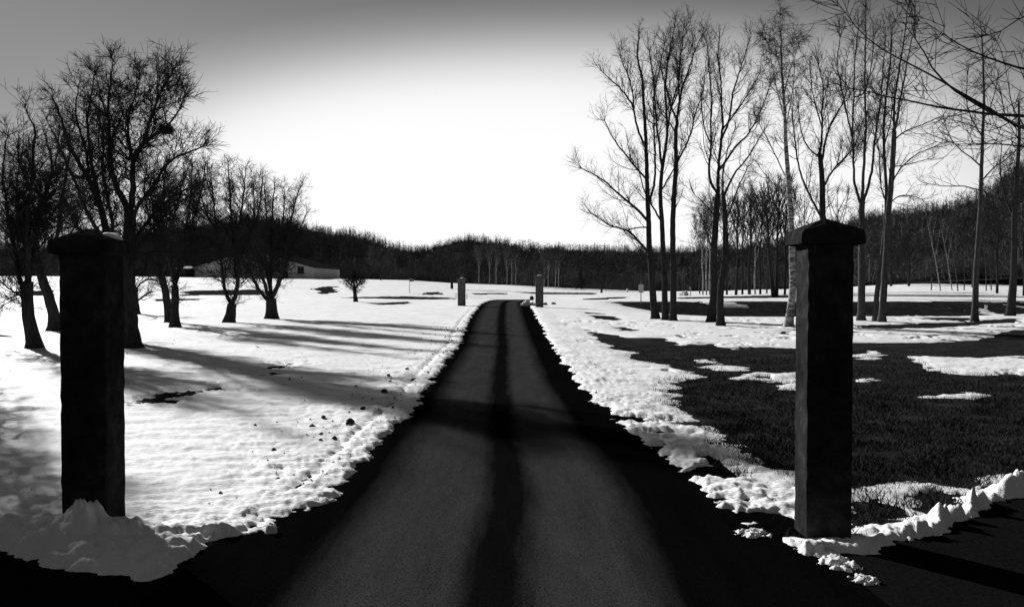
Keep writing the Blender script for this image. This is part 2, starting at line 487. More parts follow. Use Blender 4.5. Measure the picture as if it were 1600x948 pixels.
# ------------------------------------------------------------------ snow cover: a real layer with thickness, absent where it has melted or been ploughed
def snow_depth(x, y):
    r = np.hypot(x, y)
    near = 1 - smooth(18, 40, r)
    n_big = fbm(x / 5.0, y / 5.0, 3)
    n_mid = fbm(x / 0.9 + 40, y / 0.9, 5, 0.55)
    n_fine = fbm(x / 0.16 + 11, y / 0.16 + 5, 3, 0.6)
    rip = fbm(x * 0.9 + 3, y * 2.6, 4, 0.55)
    d = 0.038 + 0.010 * n_big + 0.019 * rip + 0.007 * n_fine * near + 0.012 * fbm(x * 2.1 + 8, y * 4.5, 3, 0.6) * near * smooth(-0.3, 0.4, n_big)
    sd_road = np.minimum(sdf_poly(x, y, drive_poly), sdf_poly(x, y, street_poly))
    # ploughed ridge and trampled crust beside the carriageway
    verge = np.exp(-((sd_road - 0.38) / 0.42) ** 2)
    rough = np.exp(-(np.maximum(sd_road, 0) / 1.5) ** 2) * (0.45 + 0.55 * smooth(-0.3, 0.5, fbm(x / 1.6, y / 1.6 + 9, 2)))
    lump = np.abs(fbm(x / 0.34, y / 0.34 + 20, 4, 0.6))
    d = d + verge * (0.010 + 0.030 * lump * near + 0.012 * (1 - near)) + rough * (0.022 * n_mid * (0.35 + 0.65 * near) + 0.013 * n_fine * near)
    # worn furrow along the left edge of the drive (sled or plough mark)
    d = d - 0.03 * np.exp(-((sd_road - 0.42) / 0.07) ** 2) * (x < 0) * smooth(7.5, 9, y)
    # old footprints trodden beside the drive
    # heap against the left pillar and the ploughed bank right of the gate
    hp = np.exp(-(((x + 3.12) / 0.15) ** 2 + ((y - 6.98) / 0.17) ** 2)) * 0.16 + np.exp(-(((x + 2.72) / 0.62) ** 2 + ((y - 6.75) / 0.42) ** 2)) * 0.06 \
        + np.exp(-(((x + 3.2) / 0.35) ** 2 + ((y - 6.85) / 0.3) ** 2)) * 0.06 + np.exp(-(((x + 4.0) / 1.2) ** 2 + ((y - 7.1) / 0.3) ** 2)) * 0.05
    bx = np.array([2.05, 2.6, 3.1, 3.6, 4.1, 4.7, 6.5, 12, 40]); by = np.array([6.65, 6.85, 7.2, 7.7, 8.2, 8.75, 9.4, 10.8, 13.6])
    bh = np.array([0.03, 0.05, 0.07, 0.12, 0.24, 0.22, 0.2, 0.2, 0.2])
    db = y - np.interp(x, bx, by)
    ridge = np.clip(0.75 + 0.75 * fbm(x / 0.8 + 3, y / 0.8, 3, 0.6), 0.15, 1.4)
    hp = hp + np.interp(x, bx, bh) * ridge * np.exp(-((db + 0.10 * n_mid) / 0.22) ** 2) * (x > 1.9)
    d = d + hp * (0.9 + 0.30 * n_mid + 0.36 * n_fine)
    # bare ground
    for k, p in enumerate(GRASS):
        rc = float(np.hypot(*p.mean(0)))
        ext = float((p.max(0) - p.min(0)).min())
        sel = np.hypot(x - p[:, 0].mean(), y - p[:, 1].mean()) < np.ptp(p, axis=0).max() + 15
        if not sel.any():
            continue
        xs, ys = x[sel], y[sel]
        s = sdf_poly(xs, ys, p)
        amp = min(0.10 + 0.006 * rc, 0.5 * ext)
        if k == len(GRASS) - 1:
            amp = 0.55
        s = s + amp * (n_mid[sel] * 0.9 + 0.8 * fbm(xs / 3.2, ys / 3.2 + 31, 3)) + 0.04 * n_fine[sel] * near[sel]
        if k == 0:
            for q in ISLANDS:
                si = sdf_poly(xs, ys, q)
                s = np.maximum(s, -(si + 0.42 * fbm(xs / 1.5 + 7, ys / 0.6, 4, 0.6) - 0.02))
        if rc < 30 and k > 3 and p[:, 0].mean() < 0:
            s = s + 0.10 + 0.45 * n_mid[sel] + 0.22 * n_fine[sel]
        w = 0.30 + 0.004 * rc
        d[sel] = np.minimum(d[sel], np.maximum(d[sel], 0.03) * np.clip(s / w, -1.5, 1))
    # sparse tussocks poking through thin snow on the right
    right = smooth(0.5, 4, x) * (1 - smooth(45, 60, r)) * smooth(0.2, 0.6, sd_road)
    d = d - 0.10 * right * smooth(0.42, 0.75, n_mid * 0.8 + 0.5 * n_big)
    gap = smooth(0.0, 1.2, x) * (1 - smooth(11, 17, r)) * np.exp(-((sd_road - 0.25) / 0.35) ** 2)
    d = d - 0.13 * gap * smooth(0.05, 0.45, n_mid)
    # carriageway edge: a crumbly step
    e = sd_road + 0.10 * n_mid * (1 + 0.01 * r) + 0.05 * n_fine * near
    d = np.where(e < 0.11, np.minimum(d, d * (e / 0.11)), d)
    d = np.where(e < 0, -0.08 + 0 * d, d)
    return d

ang_s = np.concatenate([np.arange(-180, -44, 4), np.arange(-44, -31, 0.5), np.arange(-31, 31, 0.088), np.arange(31, 44, 0.5), np.arange(44, 180, 4)]) * deg
rad_s = [2.6]
while rad_s[-1] < 300:
    r0 = rad_s[-1]
    rad_s.append(r0 * (1.0 + (0.0085 if r0 < 5.5 else 0.0046 if 6 < r0 < 9 else 0.0062 if r0 < 16 else 0.008 if r0 < 40 else 0.0035 if 82 < r0 < 92 else 0.011 if r0 < 110 else 0.02)))
X, Y = polar(np.array(rad_s), ang_s)
Dp = snow_depth(X, Y)
base = gz(X, Y)
Z = base + np.maximum(Dp, -0.05)
keep_v = Dp > -0.015
faces = grid_faces(*X.shape, wrap=True)
kf = keep_v.ravel()[faces].any(1)
faces = faces[kf]
used = np.zeros(X.size, bool); used[faces.ravel()] = True
remap = np.cumsum(used) - 1
V = np.stack([X, Y, Z], -1).reshape(-1, 3)[used]
snow = obj('snow_cover', mesh_np('snow_cover', V, remap[faces][:, ::-1]), M['snow'])
snow['kind'] = 'structure'

# ------------------------------------------------------------------ grass blades on the bare meadow
rng = np.random.default_rng(3)
N = 90000
rr_ = np.sqrt(rng.uniform(6.5 ** 2, 30 ** 2, N)) ; rr_ = 6.8 + (rr_ - 6.5) * rng.uniform(0.2, 1, N)
aa = rng.uniform(2, 36, N) * deg
gx, gy = np.sin(aa) * rr_, np.cos(aa) * rr_
gd = snow_depth(gx[None, :], gy[None, :])[0]
on_road = np.minimum(sdf_poly(gx, gy, drive_poly), sdf_poly(gx, gy, street_poly)) < 0.15
ok = (gd < 0.022) & ~on_road & (fbm(gx * 0.8, gy * 0.8, 3) > -0.45)
gx, gy = gx[ok], gy[ok]
n = len(gx)
h = rng.uniform(0.025, 0.085, n) * (0.7 + 0.4 * (fbm(gx * 1.5, gy * 1.5, 2) > 0)); w = rng.uniform(0.004, 0.009, n)
la = rng.uniform(0, 2 * np.pi, n); lean = rng.uniform(0.1, 1.3, n) * h
z0 = gz(gx, gy) - 0.012
ta = rng.uniform(0, np.pi, n)
p1 = np.stack([gx - np.cos(ta) * w, gy - np.sin(ta) * w, z0], 1); p2 = np.stack([gx + np.cos(ta) * w, gy + np.sin(ta) * w, z0], 1)
p3 = np.stack([gx + np.cos(la) * lean, gy + np.sin(la) * lean, z0 + h], 1)
gv = np.stack([p1, p2, p3], 1).reshape(-1, 3)
gr = obj('meadow_grass', mesh_np('meadow_grass', gv, None, np.arange(n * 3).reshape(-1, 3), False), M['grass_blade'])
gr['kind'] = 'stuff'
tag(gr, 'short dead grass on the bare meadow right of the drive', 'grass')

# ------------------------------------------------------------------ twigs, grit and grass tips lying on the snow beside the drive
rng = np.random.default_rng(44)
N = 750
ly = rng.uniform(8, 45, N); lx = np.interp(ly, LWf[:, 1], LWf[:, 0]) - np.abs(rng.normal(0.25, 0.8, N)) - 0.1
far_ = rng.random(N) < 0.3
lx[far_] = rng.uniform(-12, -2.5, far_.sum()); ly[far_] = rng.uniform(11, 34, far_.sum())
rs_ = rng.random(N) < 0.12
lx[rs_] = np.interp(ly[rs_], RWf[:, 1], RWf[:, 0]) + np.abs(rng.normal(0.3, 0.6, rs_.sum()))
keep = fbm(lx / 1.3 + 5, ly / 1.3, 2) > -0.05
lx, ly = lx[keep], ly[keep]
ld = snow_depth(lx[None, :], ly[None, :])[0]
keep = ld > 0.01
lx, ly, ld = lx[keep], ly[keep], ld[keep]
n = len(lx); lz = gz(lx, ly) + ld
sz = rng.gamma(1.6, 0.006, n) + 0.004 + 0.0003 * ly; a_ = rng.uniform(0, 2 * np.pi, n); asp = rng.uniform(0.2, 0.8, n)
q4 = []
for k in range(4):
    t_ = a_ + k * np.pi / 2
    e_ = np.where(k % 2, asp, 1.0) * sz
    q4.append(np.stack([lx + np.cos(t_) * e_, ly + np.sin(t_) * e_, lz + 0.002 + rng.uniform(-0.3, 0.2, n) * sz], 1))
apex = np.stack([lx + rng.normal(0, 0.2, n) * sz, ly, lz + sz * rng.uniform(0.5, 1.3, n)], 1)
lv = np.stack(q4 + [apex], 1).reshape(-1, 3)
o5 = np.arange(n)[:, None] * 5
lt = np.concatenate([o5 + np.array([[k, (k + 1) % 4, 4]]) for k in range(4)])
lit = obj('snow_litter', mesh_np('snow_litter', lv, None, lt, False), M['stone'])
lit['kind'] = 'stuff'
tag(lit, 'dark grit and plant scraps sprinkled over the snow beside the drive', 'litter')

# ------------------------------------------------------------------ bare trees
REF = np.array([0.13, 0.985, 0.09]); REF = REF / np.linalg.norm(REF)

def unit(v):
    return v / np.maximum(np.linalg.norm(v, axis=-1, keepdims=True), 1e-9)

def tubes(P, R, sides):
    """P (N,S,3) polylines, R (N,S) radii -> verts, quads"""
    N_, S, _ = P.shape
    T = np.empty_like(P)
    T[:, 1:-1] = P[:, 2:] - P[:, :-2]; T[:, 0] = P[:, 1] - P[:, 0]; T[:, -1] = P[:, -1] - P[:, -2]
    T = unit(T)
    U = unit(np.cross(T, REF)); W = np.cross(T, U)
    a = np.arange(sides) * 2 * np.pi / sides
    ring = U[:, :, None, :] * np.cos(a)[None, None, :, None] + W[:, :, None, :] * np.sin(a)[None, None, :, None]
    V_ = (P[:, :, None, :] + ring * R[:, :, None, None]).reshape(-1, 3)
    n_ = np.arange(N_)[:, None, None] * S * sides; s_ = np.arange(S - 1)[None, :, None] * sides; k = np.arange(sides)[None, None, :]
    kn = (k + 1) % sides
    q = np.stack([n_ + s_ + k, n_ + s_ + kn, n_ + s_ + sides + kn, n_ + s_ + sides + k], -1).reshape(-1, 4)
    return V_, q

def join(parts):
    vs_, qs, o = [], [], 0
    for v_, q in parts:
        vs_.append(v_); qs.append(q + o); o += len(v_)
    return np.concatenate(vs_), np.concatenate(qs)

def grow(p0, d0, L, r0, segs, wig, up, rng, tip=0.35):
    N_ = len(p0)
    P = np.empty((N_, segs + 1, 3)); P[:, 0] = p0
    d = unit(d0)
    for k in range(segs):
        d = unit(d + rng.normal(0, wig, (N_, 3)) + np.array([0, 0, up]))
        P[:, k + 1] = P[:, k] + d * (L / segs)[:, None]
    R = r0[:, None] * np.linspace(1, tip, segs + 1)[None, :]
    return P, R

def sprout(P, R, dens, len_range, shape, ang, rng, t0=0.1, t1=1.0, rfac=0.55, rmin=0.003):
    """children along parent polylines: positions, directions, lengths, radii"""
    seg = np.linalg.norm(np.diff(P, axis=1), axis=2); Lp = seg.sum(1)
    cnt = np.maximum(rng.poisson(dens * Lp * (t1 - t0)), 1)
    idx = np.repeat(np.arange(len(P)), cnt)
    t = rng.uniform(t0, t1, len(idx))
    S = P.shape[1] - 1
    f = np.minimum(t * S, S - 1e-6); k = f.astype(int); w_ = (f - k)[:, None]
    pos = P[idx, k] * (1 - w_) + P[idx, k + 1] * w_
    rad = R[idx, k] * (1 - w_[:, 0]) + R[idx, k + 1] * w_[:, 0]
    tan = unit(P[idx, k + 1] - P[idx, k])
    a = rng.uniform(0, 2 * np.pi, len(idx))
    u = unit(np.cross(tan, REF)); v_ = np.cross(tan, u)
    side = u * np.cos(a)[:, None] + v_ * np.sin(a)[:, None]
    th = np.clip(rng.normal(ang[0], ang[1], len(idx)), 0.15, 1.5)[:, None]
    d = tan * np.cos(th) + side * np.sin(th)
    L = rng.uniform(len_range[0], len_range[1], len(idx)) * (1 - shape * t)
    return pos, d, L, np.maximum(rad * rfac, rmin)

def resample(pts, radii, step):
    seg = np.linalg.norm(np.diff(pts, axis=0), axis=1); s = np.concatenate([[0], np.cumsum(seg)])
    n_ = max(4, int(s[-1] / step) + 1)
    t = np.linspace(0, s[-1], n_)
    # Catmull-Rom style smoothing through the traced points
    out = np.stack([np.interp(t, s, pts[:, i]) for i in range(3)], 1)
    for _ in range(2):
        out[1:-1] = 0.25 * out[:-2] + 0.5 * out[1:-1] + 0.25 * out[2:]
    return out, np.interp(t, s, radii)

STYLES = {
    # d1, len1, ang1, up1, d2, len2, up2, d3, len3, up3, twig radius
    'orchard': dict(d1=10.5, l1=(0.6, 1.9), a1=(0.85, 0.3), u1=0.10, w1=0.20, d2=7.5, l2=(0.3, 0.95), u2=0.08, d3=11, l3=(0.18, 0.55), u3=0.06, rt=0.0064, t0=0.12, droop=0),
    'tall':    dict(d1=4.6, l1=(0.8, 2.8), a1=(0.68, 0.22), u1=0.20, w1=0.075, d2=5.4, l2=(0.4, 1.3), u2=0.16, d3=6.5, l3=(0.2, 0.65), u3=0.12, rt=0.0062, t0=0.18, droop=0),
    'birch':   dict(d1=4.4, l1=(0.8, 2.2), a1=(0.65, 0.2), u1=0.10, w1=0.10, d2=6.0, l2=(0.4, 1.1), u2=-0.02, d3=13.0, l3=(0.25, 0.8), u3=-0.25, rt=0.0062, t0=0.35, droop=1),
    'wide':    dict(d1=3.4, l1=(0.8, 2.4), a1=(0.95, 0.3), u1=0.06, w1=0.09, d2=4.5, l2=(0.4, 1.2), u2=0.05, d3=4.2, l3=(0.2, 0.6), u3=0.04, rt=0.0052, t0=0.10, droop=0),
}

def make_tree(name, label, limbs, style, d, bark='bark', twig='twig', seed=1, group=None, scale=1.0, dens=1.0, base_z=None, levels=3, rt_mul=1.0, flare=True, crown_from=1):
    """limbs: list of (px polyline, radius px at start, radius px at end, depth slope). First limb is the trunk."""
    rg = np.random.default_rng(seed)
    st = STYLES[style]
    mpp = d / F
    slim = 0.86 if style in ('tall', 'wide', 'birch') and d < 60 else 1.0
    lines = []
    for k, (pts, w0, w1, slope) in enumerate(limbs):
        pts = np.array(pts, float)
        arc = np.concatenate([[0], np.cumsum(np.hypot(*np.diff(pts, axis=0).T))]) * mpp
        off0 = 0.0
        if k > 0:      # start from the depth of the nearest already placed limb point
            best = None
            for (lp, lr) in lines:
                q = lp[:, [0, 2]]
                ref = at(pts[0, 0], pts[0, 1], d)
                dd = np.hypot(q[:, 0] - ref[0], q[:, 1] - ref[2]); i = int(dd.argmin())
                if best is None or dd[i] < best[0]:
                    best = (dd[i], lp[i].copy())
            off0 = best[1][1] - d
        P3 = np.array([at(p[0], p[1], d + off0 + slope * a) for p, a in zip(pts, arc)])
        if k > 0:
            P3 = np.concatenate([best[1][None], P3]) if best[0] > 1e-3 else P3
            rad = np.linspace(w0 * (0.9 if style == 'orchard' else 0.74), w1 * 0.75, len(P3)) * mpp
        else:
            if base_z is not None:
                P3[0, 2] = base_z
            P3 = np.concatenate([P3[:1] - np.array([[0, 0, 0.25]]), P3])
            rad = np.concatenate([[w0], np.linspace(w0, w1, len(P3) - 1)]) * mpp * slim
        lp, lr = resample(P3, rad, 0.22 if d < 60 else 0.6)
        n_ = len(lp)
        jit = rg.normal(0, 0.008 + 0.09 * float(lr.mean()), (n_, 3)); jit[0] = 0; jit[:, 2] *= 0.3
        if k == 0: jit *= 0.35
        lp = lp + jit
        if k == 0 and flare:
            hgt = np.maximum(lp[:, 2] - lp[0, 2] - 0.25, 0)
            lr = lr * (1 + 0.55 * np.exp(-hgt / 0.22))
        lines.append((lp, lr))
    base = lines[0][0][0].copy(); base[2] = float(gz(base[0], base[1]))
    t = thing(name, label, 'tree', tuple(base), 0, group)
    wood = join([tubes(lp[None], lr[None], 9 if k == 0 else 6) for k, (lp, lr) in enumerate(lines)])
    obj('trunk', mesh_np('trunk', wood[0] - base, wood[1]), M[bark], t)
    # branches and twigs
    parts = []
    S_ = scale
    p1, d1, L1, r1 = [], [], [], []
    for k, (lp, lr) in enumerate(lines):
        t0 = st['t0'] if k >= crown_from else 0.55
        if k == 0 and len(lines) == 1:
            t0 = st['t0']
        a = sprout(lp[None], lr[None], st['d1'] * dens / S_, (st['l1'][0] * S_, st['l1'][1] * S_), 0.78, st['a1'], rg, t0, 1.0, 0.45, 0.006 * S_)
        for lst, v_ in zip((p1, d1, L1, r1), a):
            lst.append(v_)
        # leader twigs off every limb end
        m_ = 4
        e = unit(lp[-1] - lp[-3])[None] + rg.normal(0, 0.35, (m_, 3))
        p1.append(np.repeat(lp[-1:], m_, 0)); d1.append(e); L1.append(rg.uniform(0.5, 1.0, m_) * st['l1'][1] * (0.2 if style == 'orchard' else 0.32) * S_); r1.append(np.full(m_, max(lr[-1] * 0.8, 0.006 * S_)))
    p1, d1, L1, r1 = np.concatenate(p1), np.concatenate(d1), np.concatenate(L1), np.concatenate(r1)
    r1 = np.minimum(r1, 0.022 * S_ * (L1 / (st['l1'][1] * S_)) ** 0.7 + 0.006 * S_)
    P1, R1 = grow(p1, d1, L1, r1, 6, st['w1'], st['u1'], rg)
    parts.append(tubes(P1, R1, 4))
    P2, R2 = grow(*sprout(P1, R1, st['d2'] / S_, (st['l2'][0] * S_, st['l2'][1] * S_), 0.5, (0.8, 0.25), rg, 0.12, 1.0, 0.6, st['rt'] * S_ * 1.25 * rt_mul), 3, 0.11 if style != 'orchard' else 0.16, st['u2'], rg)
    parts.append(tubes(P2, R2, 3))
    if levels >= 3:
        P3, R3 = grow(*sprout(P2, R2, st['d3'] / S_, (st['l3'][0] * S_, st['l3'][1] * S_), 0.4, (0.75, 0.25), rg, 0.1, 1.0, 0.7, st['rt'] * S_ * rt_mul), 1, 0.15, st['u3'], rg, 0.5)
        parts.append(tubes(P3, R3, 3))
    cv, cq = join(parts)
    obj('crown', mesh_np('crown', cv - base, cq), M[twig], t)
    return t

def dist(px, py):
    return float(hit(px, py)[1])

LG = 'bare trees in the snowy field left of the drive'
RG = 'tall bare trees on the edge of the ditch'
make_tree('bare_tree', 'dark leafless tree with long slanting limb, its trunk behind the left gate pillar',
    [([(166, 530), (167, 490), (168, 450), (171, 410), (170, 380)], 12, 9, 0),
     ([(170, 380), (164, 345), (155, 312), (140, 280), (126, 255), (112, 235), (104, 205), (95, 175), (84, 152)], 8, 1.5, 0.2),
     ([(155, 315), (150, 285), (145, 255), (141, 220), (138, 185), (146, 150), (150, 122)], 5, 1.2, -0.5),
     ([(166, 380), (148, 350), (130, 320), (120, 285), (104, 250), (90, 215), (78, 195)], 5, 1.2, -0.4),
     ([(168, 400), (140, 370), (118, 352), (105, 320), (98, 290)], 5, 1.2, 0.6),
     ([(140, 280), (138, 240), (125, 200), (120, 165), (128, 130)], 3.5, 1, 0.5),
     ([(170, 385), (178, 350), (170, 310), (160, 270), (165, 230), (160, 190)], 5, 1.2, -0.3)],
    'orchard', dist(166, 530), seed=11, group=LG)
make_tree('bare_tree', 'big forked leafless tree with a bird nest on its right limb',
    [([(207, 546), (203, 510), (200, 470), (200, 430), (202, 400), (203, 370), (204, 345), (203, 328)], 12.5, 8.5, 0),
     ([(203, 329), (190, 305), (179, 282), (174, 255), (172, 225), (173, 200), (171, 168), (176, 128), (179, 98)], 7.5, 1.2, 0.15),
     ([(203, 329), (209, 305), (210, 280), (207, 256), (215, 238), (228, 220), (246, 209), (262, 203), (275, 186), (290, 156)], 7, 1.2, -0.25),
     ([(207, 256), (205, 228), (200, 202), (206, 172), (218, 142), (216, 120)], 3.5, 1, 0.4),
     ([(228, 219), (237, 187), (247, 163), (258, 136), (274, 112)], 3.5, 1, -0.2),
     ([(246, 164), (250, 140), (248, 112)], 2, 0.8, 0.3),
     ([(172, 228), (184, 206), (193, 186), (196, 166)], 3, 1, -0.5),
     ([(172, 190), (160, 155), (154, 122)], 2.5, 0.9, 0.4),
     ([(203, 385), (220, 360), (236, 340), (262, 312), (292, 296), (320, 282)], 4.5, 1.2, 0.45),
     ([(204, 350), (222, 315), (245, 285), (264, 252), (296, 238), (316, 231)], 4.5, 1.2, -0.35),
     ([(203, 405), (226, 372), (254, 342), (270, 318), (296, 310)], 4, 1.1, 0.2),
     ([(201, 415), (226, 398), (252, 392), (276, 398)], 3, 1, -0.4)],
    'orchard', dist(207, 545), seed=12, group=LG)
make_tree('bare_tree', 'leafless tree with a low broken side stub beside the left gate pillar',
    [([(54, 546), (48, 515), (43, 490), (41, 465), (44, 440)], 10.5, 8, 0),
     ([(40, 462), (31, 440), (25, 400), (18, 360), (11, 315), (6, 262), (14, 215)], 6, 1.2, 0.3),
     ([(44, 440), (45, 400), (43, 360), (46, 320), (53, 282), (55, 232), (57, 195), (44, 172)], 6, 1.2, -0.2),
     ([(45, 435), (54, 390), (58, 350), (70, 312), (84, 280), (82, 240), (70, 205)], 5, 1.2, 0.4),
     ([(44, 400), (32, 360), (26, 320), (28, 280), (36, 245)], 4, 1.2, -0.5),
     ([(40, 468), (29, 462), (18, 453), (9, 447)], 2.5, 1.6, 0.1),
     ([(52, 390), (60, 350), (50, 300), (30, 250), (32, 210)], 3.5, 1, 0.4)],
    'orchard', dist(54, 546), seed=13, group=LG)
make_tree('bare_tree', 'leaning leafless tree with a curved trunk standing left of the pillar',
    [([(85, 518), (84, 492), (77, 463), (67, 440), (62, 418)], 9, 6.5, 0),
     ([(62, 420), (58, 385), (60, 345), (72, 305), (84, 268), (94, 232), (96, 200)], 5, 1.2, 0.3),
     ([(66, 438), (78, 402), (93, 362), (96, 318), (104, 280), (112, 240), (110, 205)], 5, 1.2, -0.3),
     ([(63, 425), (46, 392), (34, 350), (30, 310)], 4, 1.2, 0.4),
     ([(80, 400), (104, 375), (122, 350), (134, 315)], 3.5, 1.1, 0.2)],
    'orchard', dist(85, 518), seed=14, group=LG)
make_tree('bare_tree', 'low stunted leafless tree with drooping twigs behind the nest tree',
    [([(213, 491), (212, 476), (211, 462), (212, 448)], 5, 3.5, 0),
     ([(212, 474), (222, 462), (236, 456)], 2, 1.5, -0.2),
     ([(212, 452), (222, 438), (238, 434), (250, 440)], 1.8, 0.8, 0.2),
     ([(212, 450), (204, 436), (196, 432)], 1.8, 0.8, -0.2)],
    'orchard', dist(213, 491), seed=15, group=LG, levels=2)
make_tree('bare_tree', 'slim leafless tree leaning left close behind a twin trunk',
    [([(265, 505), (262, 480), (258, 450), (252, 430)], 6.5, 5, 0),
     ([(252, 430), (246, 398), (238, 368), (232, 332), (226, 296), (232, 262)], 4, 1, 0.3),
     ([(253, 432), (262, 400), (258, 365), (252, 330), (258, 290), (262, 255)], 4, 1, -0.3),
     ([(250, 420), (236, 400), (220, 388), (212, 372)], 3, 0.9, 0.2)],
    'orchard', dist(265, 505), seed=16, group=LG)
make_tree('bare_tree', 'leafless tree dividing into three limbs, in front of a slimmer leaning trunk',
    [([(274, 512), (272, 490), (274, 470), (273, 446)], 7, 5.5, 0),
     ([(273, 446), (285, 415), (292, 385), (300, 355), (310, 320), (318, 290), (322, 262)], 4.5, 1, 0.2),
     ([(273, 448), (268, 425), (263, 400), (263, 370), (271, 340), (284, 300), (290, 262)], 4, 1, -0.4),
     ([(275, 440), (283, 402), (288, 370), (296, 335), (300, 300), (302, 258)], 4, 1, 0.4),
     ([(285, 415), (304, 396), (322, 388), (338, 386)], 2.5, 0.8, -0.3),
     ([(263, 395), (250, 370), (246, 340), (244, 310)], 2.5, 0.8, 0.3)],
    'orchard', dist(274, 512), seed=17, group=LG, dens=1.3)
make_tree('bare_tree', 'leafless tree with a low crooked Y fork in the snow',
    [([(357, 505), (360, 488), (362, 475)], 8, 7, 0),
     ([(361, 477), (351, 456), (349, 440), (347, 415), (343, 388), (338, 350), (335, 312), (331, 272)], 4, 1, 0.25),
     ([(362, 476), (369, 458), (373, 440), (372, 420), (378, 400), (390, 380), (400, 350), (409, 310), (412, 280)], 5, 1, -0.25),
     ([(371, 440), (367, 410), (366, 380), (362, 340), (360, 300), (358, 262)], 3.5, 1, 0.35),
     ([(345, 400), (325, 390), (305, 400), (296, 408)], 2, 0.8, -0.2),
     ([(366, 385), (376, 345), (382, 300), (385, 268)], 3, 0.9, -0.4),
     ([(340, 365), (322, 330), (312, 295)], 2.5, 0.9, 0.3)],
    'orchard', dist(357, 505), seed=18, group=LG, scale=1.05, dens=1.35)
make_tree('bare_tree', 'leafless tree spreading into a vase of many straight stems',
    [([(424, 499), (424, 482), (423, 466)], 9, 8, 0),
     ([(421, 472), (406, 455), (396, 436), (388, 418), (376, 396), (362, 372)], 4.2, 1, 0.2),
     ([(421, 467), (412, 440), (405, 418), (400, 394), (396, 360), (398, 322), (396, 282)], 4, 1, -0.3),
     ([(423, 464), (423, 430), (424, 400), (425, 360), (427, 322), (430, 288)], 4, 1, 0.35),
     ([(425, 466), (434, 445), (440, 425), (445, 400), (450, 372), (456, 340), (463, 312), (469, 294)], 4, 1, -0.2),
     ([(427, 466), (437, 442), (444, 420), (456, 392), (468, 362), (479, 334)], 3.5, 1, 0.3),
     ([(423, 460), (416, 422), (414, 380), (418, 335), (414, 295)], 3, 1, 0.5),
     ([(425, 400), (440, 370), (444, 335), (446, 300)], 2.5, 0.9, -0.4)],
    'orchard', dist(424, 499), seed=19, group=LG, scale=1.05, dens=1.2)
make_tree('bare_tree', 'small pollarded tree with a round tuft of twigs alone in the far field',
    [([(556, 472), (555, 462), (554, 451)], 3.2, 2.6, 0),
     ([(554, 452), (548, 444), (541, 437)], 1.8, 1, 0.2),
     ([(554, 452), (561, 444), (566, 434)], 1.8, 1, -0.2),
     ([(554, 451), (554, 440), (552, 430)], 1.6, 0.8, 0.3)],
    'orchard', dist(556, 472), seed=20, levels=3, scale=1.0, dens=1.6, rt_mul=1.8)

# bird nest on the right limb of the forked tree
dn = dist(207, 545) - 0.9
nest_rng = np.random.default_rng(5)
npos = at(262, 203, dn)
npos_o = npos.copy()
K = 170
th = nest_rng.uniform(0, 2 * np.pi, K); ph = nest_rng.uniform(-1, 1, K)
c0 = np.stack([np.cos(th) * 0.15, np.sin(th) * 0.15, ph * 0.09], 1)
dd_ = np.stack([-np.sin(th), np.cos(th), nest_rng.normal(0, 0.35, K)], 1) + nest_rng.normal(0, 0.35, (K, 3))
NP, NR = grow(c0 - unit(dd_) * 0.12, dd_, np.full(K, 0.26), np.full(K, 0.008), 3, 0.15, 0, nest_rng)
nv, nq = tubes(NP, NR, 3)
mb = MB()
mb.rings([[(0.16 * s * math.cos(2 * math.pi * i / 12), 0.16 * s * math.sin(2 * math.pi * i / 12), z) for i in range(12)] for s, z in ((0.4, -0.12), (0.85, -0.06), (1, 0.02), (0.9, 0.07), (0.6, 0.02), (0.3, 0.0))])
nest = thing('bird_nest', 'dark stick nest lodged on a limb of the big forked tree', 'nest', tuple(npos))
mb.build('bowl', M['bark'], nest, shade=True)
obj('stick_wall', mesh_np('stick_wall', nv, nq), M['twig'], nest)

# ---- right-hand trees
make_tree('bare_tree', 'tall leafless tree reaching two crooked low limbs out over the snow',
    [([(1025, 499), (1021, 470), (1019, 440), (1017, 410), (1014, 380), (1013, 340), (1011, 300), (1010, 255), (1008, 210), (1005, 165), (1003, 125), (994, 92), (997, 62)], 7, 1.2, 0),
     ([(1014, 398), (1001, 380), (986, 364), (975, 357), (956, 355), (940, 344), (924, 334)], 3.2, 1, -0.25),
     ([(1013, 346), (996, 328), (976, 312), (962, 300), (946, 284), (926, 272), (909, 264)], 3.4, 1, 0.3),
     ([(1010, 282), (994, 264), (975, 240), (956, 216), (944, 190)], 2.6, 0.9, -0.3),
     ([(1009, 235), (996, 206), (988, 166), (970, 140), (952, 126), (940, 114)], 2.8, 0.9, 0.4),
     ([(1012, 356), (1000, 354), (984, 358)], 1.8, 1.2, 0.2),
     ([(1013, 320), (1022, 290), (1023, 258), (1021, 205), (1020, 152), (1030, 104), (1037, 72)], 3, 0.9, 0.3),
     ([(1016, 402), (1000, 398), (982, 402), (968, 410)], 2.2, 0.9, -0.4),
     ([(990, 170), (985, 130), (968, 92)], 2, 0.8, -0.2)],
    'tall', dist(1025, 499), seed=31, group=RG)
make_tree('bare_tree', 'tall slim leafless tree between two neighbours at the ditch, bending left above',
    [([(1040, 501), (1039, 470), (1038, 430), (1036, 390), (1034, 345), (1031, 308), (1033, 270), (1038, 240), (1042, 210), (1040, 170), (1037, 138), (1042, 100)], 6, 1, 0),
     ([(1033, 346), (1018, 322), (1006, 300), (996, 262)], 2.6, 0.9, 0.3),
     ([(1033, 265), (1029, 222), (1024, 190), (1022, 152), (1018, 112), (1013, 82)], 3, 0.9, -0.3),
     ([(1033, 300), (1045, 276), (1056, 258), (1064, 232)], 2.2, 0.9, 0.4),
     ([(1041, 205), (1048, 165), (1060, 130), (1062, 90)], 2.4, 0.8, -0.3)],
    'tall', dist(1040, 501), seed=32, group=RG)
